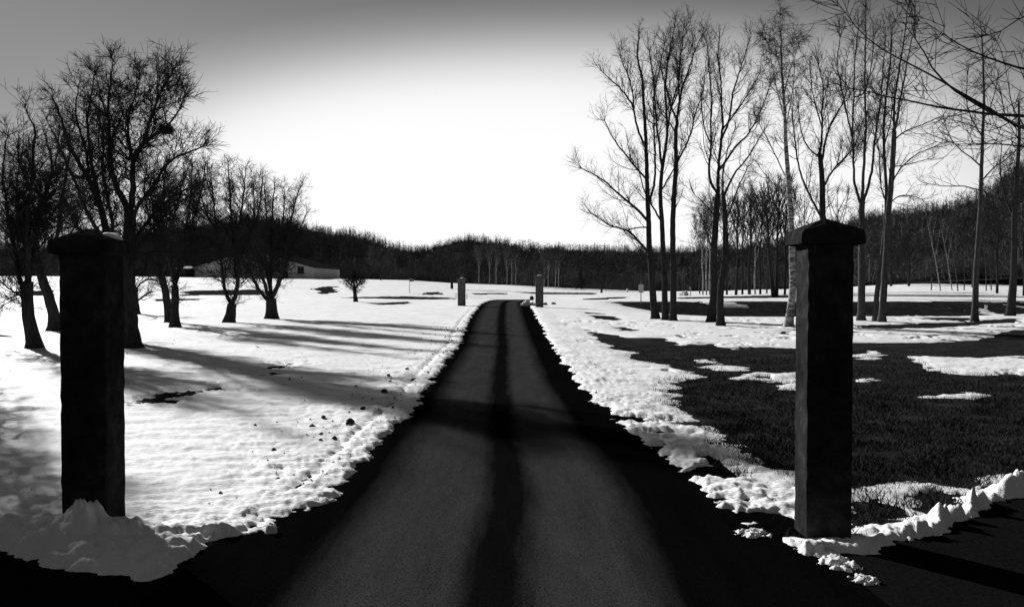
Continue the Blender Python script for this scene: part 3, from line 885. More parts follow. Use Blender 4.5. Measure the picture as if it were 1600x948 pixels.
make_tree('bare_tree', 'tall straight leafless tree forking high into a wide wine glass crown',
    [([(1052, 502), (1052, 460), (1052, 420), (1051, 380), (1051, 340), (1053, 300), (1056, 260), (1055, 230), (1055, 210), (1057, 188)], 6.2, 3, 0),
     ([(1057, 188), (1046, 166), (1040, 140), (1039, 110), (1046, 76), (1052, 46)], 2.6, 0.8, 0.2),
     ([(1057, 188), (1060, 162), (1064, 140), (1075, 110), (1083, 84), (1094, 60)], 2.8, 0.8, -0.3),
     ([(1055, 256), (1070, 231), (1080, 206), (1084, 180), (1097, 148), (1100, 115)], 2.4, 0.8, 0.4),
     ([(1056, 212), (1048, 196), (1038, 185), (1028, 174), (1022, 140)], 2.0, 0.8, -0.4),
     ([(1060, 160), (1058, 120), (1064, 80), (1066, 48)], 2.0, 0.8, 0.1)],
    'tall', dist(1052, 502), seed=33, group=RG)
make_tree('bare_tree', 'leafless tree with a swan necked fork and broad fan of upright branches',
    [([(1111, 504), (1114, 480), (1116, 450), (1115, 420), (1115, 390), (1117, 360), (1119, 330), (1121, 304)], 7.5, 5, 0),
     ([(1120, 303), (1111, 290), (1106, 274), (1108, 252), (1110, 228), (1109, 190), (1111, 150), (1106, 110), (1104, 72)], 3.4, 0.9, -0.2),
     ([(1121, 303), (1121, 276), (1122, 250), (1126, 220), (1128, 198), (1127, 168), (1125, 130), (1120, 92), (1122, 62)], 4, 0.9, 0.2),
     ([(1126, 218), (1138, 192), (1143, 146), (1155, 110), (1166, 74)], 3, 0.8, -0.3),
     ([(1122, 266), (1135, 250), (1150, 226), (1166, 214), (1180, 190), (1191, 164), (1200, 138)], 3, 0.8, 0.35),
     ([(1130, 200), (1150, 176), (1166, 150), (1184, 118)], 2.2, 0.8, -0.1),
     ([(1112, 230), (1100, 206), (1094, 170), (1096, 140)], 2, 0.8, 0.4),
     ([(1118, 340), (1104, 322), (1094, 312), (1086, 306)], 1.8, 0.8, -0.3)],
    'tall', dist(1111, 504), seed=34, group=RG)
make_tree('bare_tree', 'dark leafless tree with arching side limbs close behind a swan necked one',
    [([(1127, 510), (1125, 480), (1126, 450), (1131, 420), (1133, 390), (1133, 350), (1130, 312), (1129, 300)], 7, 3.5, 0),
     ([(1130, 306), (1138, 286), (1150, 266), (1166, 250), (1181, 224), (1192, 205)], 3, 0.8, 0.2),
     ([(1133, 345), (1146, 312), (1153, 290), (1161, 279), (1166, 262)], 2.4, 0.8, -0.4),
     ([(1133, 352), (1148, 341), (1164, 344), (1178, 357)], 2, 0.8, 0.3),
     ([(1129, 415), (1112, 388), (1102, 360), (1096, 340)], 2.4, 0.8, -0.3),
     ([(1130, 302), (1128, 270), (1134, 240), (1146, 205)], 2.4, 0.8, 0.3)],
    'wide', dist(1127, 510), seed=35, group=RG)
make_tree('birch_tree', 'tall white barked birch leaning behind the right gate pillar, fine drooping top',
    [([(1232, 512), (1236, 480), (1239, 455), (1238, 420), (1237, 380), (1235, 340), (1232, 300), (1229, 260), (1226, 220), (1225, 190), (1222, 150), (1219, 110), (1218, 70), (1217, 28)], 7.5, 0.9, 0),
     ([(1231, 285), (1216, 255), (1202, 226), (1188, 200), (1180, 186)], 1.6, 0.7, 0.3),
     ([(1225, 192), (1214, 152), (1204, 104), (1196, 66)], 1.8, 0.6, -0.3),
     ([(1222, 152), (1232, 112), (1245, 72)], 1.8, 0.6, 0.3),
     ([(1226, 200), (1234, 160), (1240, 118), (1236, 70)], 1.6, 0.6, -0.3),
     ([(1220, 120), (1210, 85), (1206, 50)], 1.2, 0.6, 0.2),
     ([(1233, 310), (1218, 300), (1200, 280), (1186, 262)], 1.4, 0.6, -0.2)],
    'birch', dist(1232, 512), bark='birch', twig='twig', seed=36, group=RG, scale=0.9)
make_tree('bare_tree', 'leafless tree rising straight behind the right gate pillar cap',
    [([(1287, 506), (1287, 450), (1287, 400), (1285, 345), (1284, 300), (1282, 262), (1279, 240)], 7, 4, 0),
     ([(1280, 242), (1283, 216), (1282, 182), (1285, 142), (1276, 104)], 3, 0.8, 0.2),
     ([(1282, 256), (1288, 222), (1297, 192), (1314, 166), (1324, 132)], 3, 0.8, -0.3),
     ([(1285, 292), (1300, 266), (1318, 247), (1328, 238), (1336, 224)], 2.6, 0.8, 0.3),
     ([(1285, 345), (1272, 322), (1257, 290), (1246, 262), (1241, 222), (1236, 182), (1237, 142)], 3, 0.8, -0.2),
     ([(1281, 246), (1263, 236), (1250, 210), (1246, 172)], 2.4, 0.8, 0.4),
     ([(1283, 200), (1270, 160), (1264, 120)], 2, 0.7, -0.3)],
    'tall', dist(1287, 506), seed=37, group=RG)
make_tree('bare_tree', 'tall leafless tree splitting into three parallel stems above the pillar',
    [([(1346, 502), (1346, 450), (1346, 400), (1346, 360), (1345, 326), (1346, 314)], 6.8, 5, 0),
     ([(1345, 320), (1336, 300), (1332, 270), (1331, 230), (1330, 190), (1332, 140), (1333, 90), (1338, 45)], 3.4, 0.9, 0.2),
     ([(1346, 315), (1347, 280), (1349, 240), (1351, 200), (1349, 150), (1348, 110), (1349, 60), (1349, 15)], 3.8, 0.9, -0.15),
     ([(1347, 319), (1356, 290), (1362, 260), (1364, 225), (1370, 190), (1374, 150), (1377, 110), (1380, 60)], 3.6, 0.9, 0.3),
     ([(1330, 216), (1320, 176), (1312, 140), (1304, 98), (1310, 60)], 2.2, 0.8, -0.4),
     ([(1349, 150), (1358, 110), (1362, 60)], 1.8, 0.8, 0.4)],
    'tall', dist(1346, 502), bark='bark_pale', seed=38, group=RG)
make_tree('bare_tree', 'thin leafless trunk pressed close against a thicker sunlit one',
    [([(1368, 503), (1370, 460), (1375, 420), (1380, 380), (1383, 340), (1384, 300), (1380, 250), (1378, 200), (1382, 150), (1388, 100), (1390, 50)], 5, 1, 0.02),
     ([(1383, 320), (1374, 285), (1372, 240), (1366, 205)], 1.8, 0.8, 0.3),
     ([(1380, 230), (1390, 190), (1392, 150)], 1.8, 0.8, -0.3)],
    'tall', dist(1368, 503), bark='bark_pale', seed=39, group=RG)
make_tree('bare_tree', 'thick sunlit leafless tree forking into twin leaders with level side branches',
    [([(1378, 504), (1380, 470), (1382, 430), (1384, 390), (1386, 350), (1388, 320), (1392, 270), (1394, 232), (1395, 206)], 6.5, 4.2, 0),
     ([(1395, 207), (1394, 170), (1398, 132), (1403, 100), (1411, 52), (1414, 14)], 3.4, 0.9, 0.15),
     ([(1396, 207), (1402, 170), (1408, 132), (1416, 90), (1426, 42)], 3.2, 0.9, -0.25),
     ([(1394, 218), (1418, 203), (1440, 196), (1470, 182)], 2, 0.7, 0.3),
     ([(1390, 290), (1406, 262), (1426, 243), (1452, 232)], 2, 0.7, -0.4),
     ([(1392, 262), (1416, 258), (1446, 250)], 1.6, 0.7, 0.4),
     ([(1396, 190), (1376, 168), (1362, 140)], 1.8, 0.7, -0.4),
     ([(1388, 318), (1404, 304), (1424, 306), (1440, 312)], 1.6, 0.7, 0.2)],
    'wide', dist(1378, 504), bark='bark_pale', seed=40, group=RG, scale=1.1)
make_tree('bare_tree', 'single straight pale trunked tree with level branches standing right of the sunlit group',
    [([(1523, 502), (1524, 460), (1525, 420), (1527, 380), (1530, 330), (1531, 280), (1532, 240), (1533, 200), (1534, 150), (1532, 100), (1530, 62)], 6, 1.2, 0),
     ([(1530, 262), (1514, 246), (1498, 236), (1480, 214)], 2, 0.8, 0.3),
     ([(1531, 285), (1550, 262), (1570, 250), (1590, 230)], 2, 0.8, -0.3),
     ([(1531, 300), (1505, 290), (1478, 292), (1450, 288)], 1.6, 0.7, 0.2),
     ([(1533, 215), (1516, 190), (1506, 160), (1508, 120)], 1.8, 0.8, -0.3),
     ([(1533, 190), (1548, 160), (1556, 120)], 1.8, 0.8, 0.3)],
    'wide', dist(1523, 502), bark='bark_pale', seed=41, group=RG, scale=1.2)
make_tree('bare_tree', 'dark leafless tree standing right of the pale single trunk on the snow slope',
    [([(1578, 494), (1582, 460), (1584, 420), (1583, 350), (1586, 280), (1590, 220), (1588, 160)], 7, 1.5, 0),
     ([(1583, 340), (1568, 310), (1560, 270), (1562, 230)], 2.6, 0.8, 0.3),
     ([(1584, 330), (1602, 300), (1620, 260), (1630, 210)], 2.6, 0.8, -0.3),
     ([(1584, 380), (1560, 362), (1544, 340)], 2.2, 0.8, -0.2)],
    'tall', dist(1578, 494), seed=42, group=RG)
# old tree standing outside the frame whose boughs hang into the upper right corner
make_tree('bare_tree', 'near leafless tree whose long boughs droop across the upper right sky',
    [([(1960, 730), (1950, 560), (1945, 400), (1930, 260), (1900, 120), (1880, -20)], 34, 12, 0),
     ([(1930, 300), (1800, 260), (1690, 225), (1600, 205), (1545, 178), (1500, 152), (1450, 112), (1428, 64)], 6.5, 1.2, 0.1),
     ([(1932, 270), (1820, 225), (1700, 190), (1600, 183), (1540, 180), (1480, 172), (1408, 158), (1330, 140)], 5.5, 1.0, -0.15),
     ([(1600, 205), (1520, 158), (1470, 128), (1420, 104), (1380, 84), (1340, 58), (1318, 24)], 3, 0.9, 0.15),
     ([(1915, 190), (1800, 150), (1700, 130), (1600, 112), (1560, 100), (1510, 82), (1470, 56)], 4.5, 1.0, -0.2),
     ([(1690, 228), (1620, 238), (1560, 222), (1520, 226)], 3, 0.9, 0.3),
     ([(1905, 130), (1800, 60), (1700, 20), (1620, 10), (1560, 50)], 4, 1.0, 0.1)],
    'wide', 12.5, seed=43, base_z=0.0, dens=0.8, scale=0.85)

# ------------------------------------------------------------------ spruces: two unseen ones added outside the frame to shade the left gate end
def spruce(name, label, loc, hgt, rad, seed, n_tiers, group=None, needles=8):
    rg = np.random.default_rng(seed)
    t = thing(name, label, 'tree', loc, 0, group)
    lp = np.array([[0, 0, -0.2], [0, 0, hgt * 0.5], [0, 0, hgt]]); lr = np.array([hgt * 0.017, hgt * 0.01, 0.02])
    v_, q = tubes(lp[None], lr[None], 8)
    obj('trunk', mesh_np('trunk', v_, q), M['bark'], t)
    zs = np.repeat(np.linspace(0.06, 0.98, n_tiers) * hgt, 9)
    zs = zs + rg.normal(0, hgt * 0.01, len(zs)); zs = np.clip(zs, 0.2, hgt * 0.99)
    a = rg.uniform(0, 2 * np.pi, len(zs))
    L = rad * (1 - zs / hgt) ** 0.85 * rg.uniform(0.7, 1.1, len(zs)) + 0.1
    d_ = np.stack([np.cos(a), np.sin(a), np.full(len(a), 0.05)], 1)
    P, R = grow(np.stack([0 * a, 0 * a, zs], 1), d_, L, np.full(len(a), 0.02) * hgt / 8, 5, 0.06, -0.10, rg)
    parts = [tubes(P, R, 3)]
    pos, dr, LL, rr2 = sprout(P, R, needles, (0.25, 0.6), 0.4, (0.9, 0.2), rg, 0.05, 1, 1, 0.012)
    LL = LL * hgt / 8
    P2, R2 = grow(pos, dr, LL, np.full(len(LL), 0.022 * hgt / 8), 2, 0.1, -0.12, rg, 0.3)
    parts.append(tubes(P2, R2, 3))
    v_, q = join(parts)
    obj('crown', mesh_np('crown', v_, q), M['needles'], t)
    return t
spruce('spruce_tree', 'dense dark spruce added out of view to shade the left gate pillar', (-10.7, 15.2, 0), 11.5, 2.35, 51, 36, needles=9)
spruce('spruce_tree', 'taller dense spruce added out of view to shade the left foreground', (-16.2, 24.0, 0), 13.0, 2.6, 52, 34, needles=8)

# ------------------------------------------------------------------ gate pillars
def pillar(label, x0, x1, y0, y1, z_sh, z_edge, z_apex, over, seed, group, extra_over=0.0, rough=0.0022, snow_cap=None, stone='pillar'):
    rg = random.Random(seed)
    cx, cy = (x0 + x1) / 2, (y0 + y1) / 2
    g = float(gz(cx, cy))
    t = thing('gate_pillar', label, 'pillar', (cx, cy, g), 0, group)
    hw, hd = (x1 - x0) / 2, (y1 - y0) / 2
    def sq(hx, hy, z, k, j):
        pts = []
        c = 0.06 * min(hx, hy)
        for (sx1, sy1, ax) in ((-1, -1, 0), (1, -1, 1), (1, 1, 0), (-1, 1, 1)):
            a = (sx1 * hx, sy1 * (hy - c)); b2 = (sx1 * (hx - c), sy1 * hy)
            pr = [a, b2] if ax == 0 else [b2, a]
            pts += pr
        # subdivide sides
        out = []
        for i in range(len(pts)):
            p, q = pts[i], pts[(i + 1) % len(pts)]
            m_ = 5 if i % 2 == 1 else 1
            for s in range(m_):
                f = s / m_
                out.append((p[0] + (q[0] - p[0]) * f + rg.gauss(0, j), p[1] + (q[1] - p[1]) * f + rg.gauss(0, j), z + (rg.gauss(0, j) if k else 0)))
        return out
    mb = MB()
    n_ = 34
    mb.rings([sq(hw, hd, -0.3 + (z_sh - g + 0.3) * i / n_, 0 < i < n_, rough) for i in range(n_ + 1)])
    mb.build('shaft', M[stone], t)
    mb = MB()
    ow, od = hw + over, hd + over
    zc, ze, za = z_sh - g - 0.003, z_edge - g, z_apex - g
    rings = [sq(hw + over * 0.35, hd + over * 0.35, zc, False, rough * 0.5), sq(ow, od, zc + 0.012, False, rough), sq(ow * 1.01, od * 1.01, (zc + ze) / 2, True, rough), sq(ow, od, ze - 0.01, True, rough), sq(ow * 0.95, od * 0.95, ze + 0.008, True, rough)]
    for f in (0.25, 0.5, 0.75, 0.93):
        rings.append(sq(ow * 0.95 * (1 - f), od * 0.95 * (1 - f), ze + 0.008 + (za - ze) * f ** 0.9, True, rough * 0.8))
    mb.rings(rings)
    mb.build('cap', M[stone], t)
    if snow_cap:
        for (sx_c, sy_c, rx, ry, hh) in snow_cap:
            mb = MB()
            zr = []
            for f, z in ((1.0, -0.05), (0.97, 0.0), (0.8, 0.6), (0.45, 0.92), (0.12, 1.0)):
                ring = []
                for i in range(16):
                    a = 2 * math.pi * i / 16
                    q = 1 + 0.12 * math.sin(3 * a + seed) + rg.gauss(0, 0.03)
                    X_ = sx_c + rx * f * q * math.cos(a); Y_ = sy_c + ry * f * q * math.sin(a)
                    fr = max(abs(X_) / ow, abs(Y_) / od)
                    roof = ze + 0.008 + (za - ze) * max(0, 1 - min(fr, 1)) ** 0.9
                    ring.append((X_, Y_, roof - 0.012 + hh * max(z, 0)))
                zr.append(ring)
            mb.rings(zr)
            s = mb.build('snow_patch', M['snow'], None, (cx, cy, g), True)
            tag(s, 'small patch of snow on the cap of the ' + ' '.join(label.split()[:3]) + ' with ' + label.split(' with ')[-1].split(' at ')[0], 'snow')
    return t
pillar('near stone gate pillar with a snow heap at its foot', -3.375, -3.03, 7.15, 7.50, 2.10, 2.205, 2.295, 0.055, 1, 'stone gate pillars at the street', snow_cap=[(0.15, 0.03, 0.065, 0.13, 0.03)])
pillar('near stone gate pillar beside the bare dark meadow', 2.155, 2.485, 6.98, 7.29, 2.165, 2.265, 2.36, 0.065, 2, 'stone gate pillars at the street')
hl, hr = hit(721, 478.5), hit(843, 481)
dl, dr_ = hl[1], hr[1]
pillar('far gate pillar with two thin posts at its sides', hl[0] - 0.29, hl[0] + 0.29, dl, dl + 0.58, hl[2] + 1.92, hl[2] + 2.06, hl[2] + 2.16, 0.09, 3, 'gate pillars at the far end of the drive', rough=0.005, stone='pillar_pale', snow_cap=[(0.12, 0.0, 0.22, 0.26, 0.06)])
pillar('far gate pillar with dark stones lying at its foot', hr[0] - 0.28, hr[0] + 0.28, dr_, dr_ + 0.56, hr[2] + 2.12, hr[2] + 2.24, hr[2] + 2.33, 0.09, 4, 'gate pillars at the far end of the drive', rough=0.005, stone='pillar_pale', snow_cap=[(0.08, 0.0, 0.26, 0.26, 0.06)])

# thin posts beside the far left pillar
for px, lab in ((712.5, 'thin grey post on the field side of the far pillar'), (729.5, 'thin grey post on the drive side of the far pillar')):
    p = hit(px, 468)
    t = thing('fence_post', lab, 'post', (p[0], p[1], p[2]), 0, 'thin posts by the far pillar')
    mb = MB(); mb.cyl(0, 0, -0.2, 0.62, 0.035, 0.03, 8); mb.build('post', M['metal'], t)
    mb = MB(); mb.cyl(0, 0, 0.61, 0.66, 0.045, 0.025, 8); mb.build('post_cap', M['metal'], t)

# ------------------------------------------------------------------ stones and clods
def stone(name, label, cat, loc, size, seed, mat='stone', group=None, flat=0.7, sharp=0.28):
    rg = random.Random(seed)
    mb = MB(); rings = []
    n_ = 9
    for k in range(6):
        ph = -math.pi / 2 + math.pi * (k + 0.5) / 6
        rings.append([(size * math.cos(ph) * math.cos(2 * math.pi * i / n_) * (1 + rg.uniform(-sharp, sharp)), size * math.cos(ph) * math.sin(2 * math.pi * i / n_) * (1 + rg.uniform(-sharp, sharp)),
                       size * flat * (math.sin(ph) * (1 + rg.uniform(-0.15, 0.25)))) for i in range(n_)])
    mb.rings(rings)
    o = mb.build(name, M[mat], None, loc, False)
    return tag(o, label, cat, group)
CL = 'dark earth clods scattered on the snow left of the drive'
for k, (px, py, s) in enumerate([(547, 670, 0.055), (567, 645, 0.042), (505, 659, 0.032), (600, 619, 0.045), (609, 601, 0.03), (607, 591, 0.035), (636, 583, 0.045), (426, 709, 0.03), (522, 692, 0.028), (500, 696, 0.024)]):
    p = hit(px, py)
    z = float(gz(p[0], p[1])) + max(float(snow_depth(np.array([[p[0]]]), np.array([[p[1]]]))[0, 0]), 0)
    stone('earth_clod', 'small dark earth clod lying on the snow beside the drive' if k else 'largest pointed dark clod on the snow beside the drive', 'clod', (p[0], p[1], z + s * 0.2), s, 100 + k, group=CL if k else None, flat=0.9, sharp=0.42)
for k, (px, py, s, lab) in enumerate([(830, 473, 0.42, 'squarish dark stone block standing on a snow heap by the far pillar'), (838, 478.5, 0.22, 'dark stone at the drive edge against the far pillar'),
                                      (852, 477, 0.20, 'dark stone just past the far pillar away from the drive'), (865, 476, 0.18, 'lone dark stone on snow a little way from the far pillar')]):
    p = hit(px, py)
    if k == 0:
        t = stone('stone_block', lab, 'stone', (p[0] + 0.05, p[1], p[2] + 0.42), 0.19, 131, flat=1.0, sharp=0.12)
    else:
        stone('rough_stone', lab, 'stone', (p[0], p[1], p[2] + 0.07), s, 131 + k, flat=0.7)
# snow heap under the block and loose lumps on the asphalt
def lump(label, loc, rx, ry, hz, seed, name='snow_heap', cat='snow heap', group=None):
    xs, ys = np.meshgrid(np.linspace(-1.15, 1.15, 34), np.linspace(-1.15, 1.15, 34))
    r_ = np.hypot(xs, ys)
    nn = fbm(xs * 1.7 + seed, ys * 1.7 + 2 * seed, 4, 0.62)
    hgt = hz * (0.85 - 1.25 * r_ ** 2 + 0.95 * nn + 0.30 * fbm(xs * 7 + seed * 3, ys * 7, 2))
    hgt = np.where(hgt < 0, -0.04 - 0.3 * hz, np.minimum(hgt, 1.25 * hz))
    hgt = np.where(r_ > 1.1, -0.04 - 0.3 * hz, hgt)
    o = obj(name, mesh_np(name, np.stack([xs * rx, ys * ry, hgt], -1).reshape(-1, 3), grid_faces(34, 34)), M['snow_old'], None, loc)
    return tag(o, label, cat, group)
p = hit(826, 478)
lump('snow heap at the drive edge under the square stone block', (p[0] - 0.05, p[1], p[2]), 0.6, 0.9, 0.36, 3)
for k, (px, py, rx, hz, lab) in enumerate([(422, 838, 0.05, 0.05, 'single ball of snow on the asphalt at the mouth of the drive'), (1178, 840, 0.13, 0.022, 'flat snow scrap on the asphalt left of the right pillar'),
                                           (1312, 888, 0.15, 0.03, 'crumbled snow lump at the end of the ploughed bank'), (1356, 914, 0.10, 0.022, 'small snow scrap on the street in front of the ploughed bank'),
                                           (1290, 872, 0.12, 0.028, 'snow lump at the foot of the right gate pillar')]):
    p = hit(px, py)
    lump(lab, (p[0], p[1], p[2] + 0.018), rx, rx * 1.2, hz, 10 + k, 'snow_lump', 'snow')

# ------------------------------------------------------------------ golf flags and marker posts in the far field
def flag(label, px, py_base, py_top, kind):
    p = hit(px, py_base); h_ = (py_base - py_top) / F * p[1]
    t = thing('flagstick' if kind != 'board' else 'sign_post', label, 'flag' if kind != 'board' else 'sign', tuple(p), 0)
    mb = MB(); mb.cyl(0, 0, -0.2, h_, 0.045, 0.03, 7); mb.build('pole', M['metal'], t)
    mb = MB()
    if kind == 'flag':
        mb.rings([[(x_, 0.02 * math.sin(x_ * 9) - 0.012, z) for x_, z in ((0.03, h_ - 0.45), (0.3, h_ - 0.43), (0.62, h_ - 0.36), (0.6, h_ - 0.08), (0.3, h_ - 0.03), (0.03, h_ - 0.02))],
                  [(x_, 0.02 * math.sin(x_ * 9) + 0.012, z) for x_, z in ((0.03, h_ - 0.45), (0.3, h_ - 0.43), (0.62, h_ - 0.36), (0.6, h_ - 0.08), (0.3, h_ - 0.03), (0.03, h_ - 0.02))]])
        mb.build('pennant', M['metal'], t)
    else:
        z0 = h_ * 0.45 if kind == 'board' else h_ * 0.5
        mb.box(-0.22, 0.22, -0.06, -0.045, z0, z0 + 0.75); mb.build('board', M['white'], t)
    return t
flag('thin flagstick with a small pennant in the snow field left of the drive', 640, 458, 435, 'flag')
flag('thin pole carrying a white board, beside the three tall trees', 1001.5, 474, 437, 'board')
p = hit(980, 457); t = thing('marker_post', 'short white marker post at the dark wood edge', 'post', tuple(p))
mb = MB(); mb.box(-0.16, 0.16, -0.1, 0.1, -0.2, 0.72); mb.build('post', M['white'], t)
mb = MB(); mb.rings([[(-0.16, -0.1, 0.722), (0.16, -0.1, 0.722), (0.16, 0.1, 0.722), (-0.16, 0.1, 0.722)], [(-0.05, -0.03, 0.82), (0.05, -0.03, 0.82), (0.05, 0.03, 0.82), (-0.05, 0.03, 0.82)]]); mb.build('post_cap', M['white'], t)
p = hit(1079, 463); t = thing('marker_post', 'dark post with a rounded head in front of the birch copse', 'post', tuple(p))
mb = MB(); mb.cyl(0, 0, -0.2, 1.0, 0.06, 0.05, 8); mb.build('post', M['metal'], t)
mb = MB(); mb.cyl(0, 0, 0.98, 1.3, 0.14, 0.1, 10); mb.build('head', M['metal'], t)
p = hit(1070, 462)
lump('white snow heap in front of the birch copse', tuple(p), 0.75, 0.7, 0.6, 21)

# ------------------------------------------------------------------ low gabled hall at the far left
bd = dist(420, 434.5)
def bx_(px): return (px - CX) / F * bd
def bz_(py): return CAM_H + (HY - py) / F * bd
gzb = float(gz(bx_(395), bd)) - 0.4
hall = thing('gabled_hall', 'low wide gabled hall with pale walls behind the bare orchard trees', 'building', (bx_(395), bd, gzb))
ox = bx_(395)
def roof_z(px): return bz_(np.interp(px, [300, 395, 490], [418, 391, 418]))
edges = [300, 345, 366, 388, 410, 437, 450, 463, 477, 490]
for i in range(len(edges) - 1):
    a, b2 = edges[i], edges[i + 1]
    pale = b2 <= 366 or a >= 450  # panels between get the tree shadow as a darker wall colour
    mb = MB()
    y0, y1 = (0.0, 0.28) if pale else (0.05, 0.3)
    xa, xb = bx_(a) - ox + 0.012, bx_(b2) - ox - 0.012
    za, zb = roof_z(a) - gzb - 0.02, roof_z(b2) - gzb - 0.02
    cut = []
    if (a, b2) == (463, 477):           # wall panel with a window hole: sill and head pieces
        wz0, wz1 = bz_(428.5) - gzb, bz_(416.5) - gzb
        mb.box(xa, xb, y0, y1, -0.3, wz0)
        xm0, xm1 = bx_(465) - ox, bx_(475) - ox
        mb.box(xa, xm0, y0, y1, wz0, wz1); mb.box(xm1, xb, y0, y1, wz0, wz1)
        zl = wz1
    elif (a, b2) == (437, 450):
        zl = bz_(424) - gzb
    else:
        zl = -0.3
    mb.rings([[(xa, y0, zl), (xb, y0, zl), (xb, y0, zb), (xa, y0, za)], [(xa, y1, zl), (xb, y1, zl), (xb, y1, zb), (xa, y1, za)]])
    mb.build('wall_panel', M['render_pale'] if pale else M['render_shaded'], hall)
mb = MB(); mb.box(bx_(465) - ox, bx_(475) - ox, 0.14, 0.2, bz_(428.5) - gzb, bz_(416.5) - gzb); win = mb.build('window', M['dark'], hall)
mb = MB(); wx = (bx_(470) - ox); mb.box(wx - 0.04, wx + 0.04, 0.09, 0.138, bz_(428.5) - gzb, bz_(416.5) - gzb); mb.build('mullion', M['metal'], win)
mb = MB(); mb.box(bx_(437) - ox, bx_(450) - ox, 0.35, 0.45, -0.3, bz_(424) - gzb); mb.build('doorway', M['dark'], hall)
mb = MB()
for s in (0, 1):
    pa, pb = ((298, 395), (395, 492))[s]
    xa, xb = bx_(pa) - ox, bx_(pb) - ox
    za, zb = roof_z(pa) - gzb, roof_z(pb) - gzb
    if s == 0: za -= 0.07
    else: zb -= 0.07
    mb = MB()
    mb.rings([[(xa, -0.35, za), (xb, -0.35, zb), (xb, -0.35, zb + 0.22), (xa, -0.35, za + 0.22)], [(xa, 34, za), (xb, 34, zb), (xb, 34, zb + 0.22), (xa, 34, za + 0.22)]])
    mb.build('roof_slope', M['roof'], hall)
for px in (300, 490):
    xa = bx_(px) - ox; mb = MB(); zz = roof_z(px) - gzb - 0.05
    mb.box(xa - (0.28 if px == 490 else 0.02), xa + (0.02 if px == 490 else 0.28), 0.31, 33.5, -0.3, zz); mb.build('side_wall', M['render_shaded'], hall)
sh = thing('shed', 'small dark shed left of the gabled hall', 'shed', (bx_(294), bd - 3, float(gz(bx_(294), bd - 3)) - 0.3))
mb = MB(); mb.box(-1.6, 1.6, 0, 3, -0.2, 2.2); mb.build('wall', M['roof'], sh)
mb = MB(); mb.rings([[(-1.8, -0.25, 2.2), (1.8, -0.25, 2.2), (1.8, -0.25, 2.32), (-1.8, -0.25, 2.32)], [(-1.8, 3.2, 2.75), (1.8, 3.2, 2.75), (1.8, 3.2, 2.87), (-1.8, 3.2, 2.87)]]); mb.build('roof', M['dark'], sh)
mb = MB(); mb.box(-0.5, 0.5, -0.03, 0.0, -0.1, 1.9); mb.build('door', M['dark'], sh)
p = np.array([bx_(472), bd - 1.2]); lump('snow heap against the hall wall below the window', (p[0], p[1], float(gz(*p))), 1.2, 0.8, 0.9, 31)

# ------------------------------------------------------------------ wooded hills
HS = [-1500, -300, 0, 150, 250, 300, 350, 430, 500, 560, 600, 650, 690, 730, 760, 800, 850, 950, 1050, 1150, 1250, 1300, 1350, 1420, 1480, 1530, 1590, 1800, 3000]
HYs = [395, 390, 392, 388, 368, 356, 350, 348, 362, 374, 385, 396, 385, 376, 381, 386, 391, 393, 395, 392, 380, 362, 345, 336, 334, 318, 275, 240, 250]
HD = [420, 420, 420, 410, 400, 400, 400, 400, 410, 430, 450, 480, 520, 540, 540, 540, 530, 500, 480, 450, 420, 400, 380, 360, 330, 300, 270, 260, 260]
TREE_H = 5.2
s_ax = np.concatenate([np.linspace(-1500, -200, 30), np.linspace(-180, 1800, 200), np.linspace(1830, 3000, 25)])
def hill_z(s, r):
    d_ = np.interp(s, HS, HD); y_ = np.interp(s, HS, HYs)
    zr = CAM_H + (HY - y_) / F * d_ - TREE_H * 0.35
    z0 = np.interp(s, ZF_S, ZF_Z)
    foot = np.interp(s, [-1500, 200, 520, 1000, 1400, 1600, 3000], [250, 250, 262, 250, 200, 150, 150])
    t_ = np.clip((r - foot) / (d_ - foot), 0, None)
    up_ = np.where(t_ < 1, t_ * t_ * (3 - 2 * t_), 1 - 0.25 * (t_ - 1))
    return z0 + (zr - z0) * up_ - 0.25 * (t_ <= 0), foot, d_
f_ax = np.linspace(-0.03, 1.9, 60)
Sg, Fg = np.meshgrid(s_ax, f_ax)
_, foot_g, d_g = hill_z(Sg, 300.0)
Rg = foot_g + Fg * (d_g - foot_g)
Zg, _, _ = hill_z(Sg, Rg)
Zg = Zg + 1.0 * fbm(Sg / 130, Rg / 60, 3) * smooth(0.1, 0.6, Fg)
Xg = (Sg - CX) / F * Rg
hills = obj('wooded_hills', mesh_np('wooded_hills', np.stack([Xg, Rg, Zg], -1).reshape(-1, 3), grid_faces(*Sg.shape)), M['litter'])
hills['kind'] = 'structure'

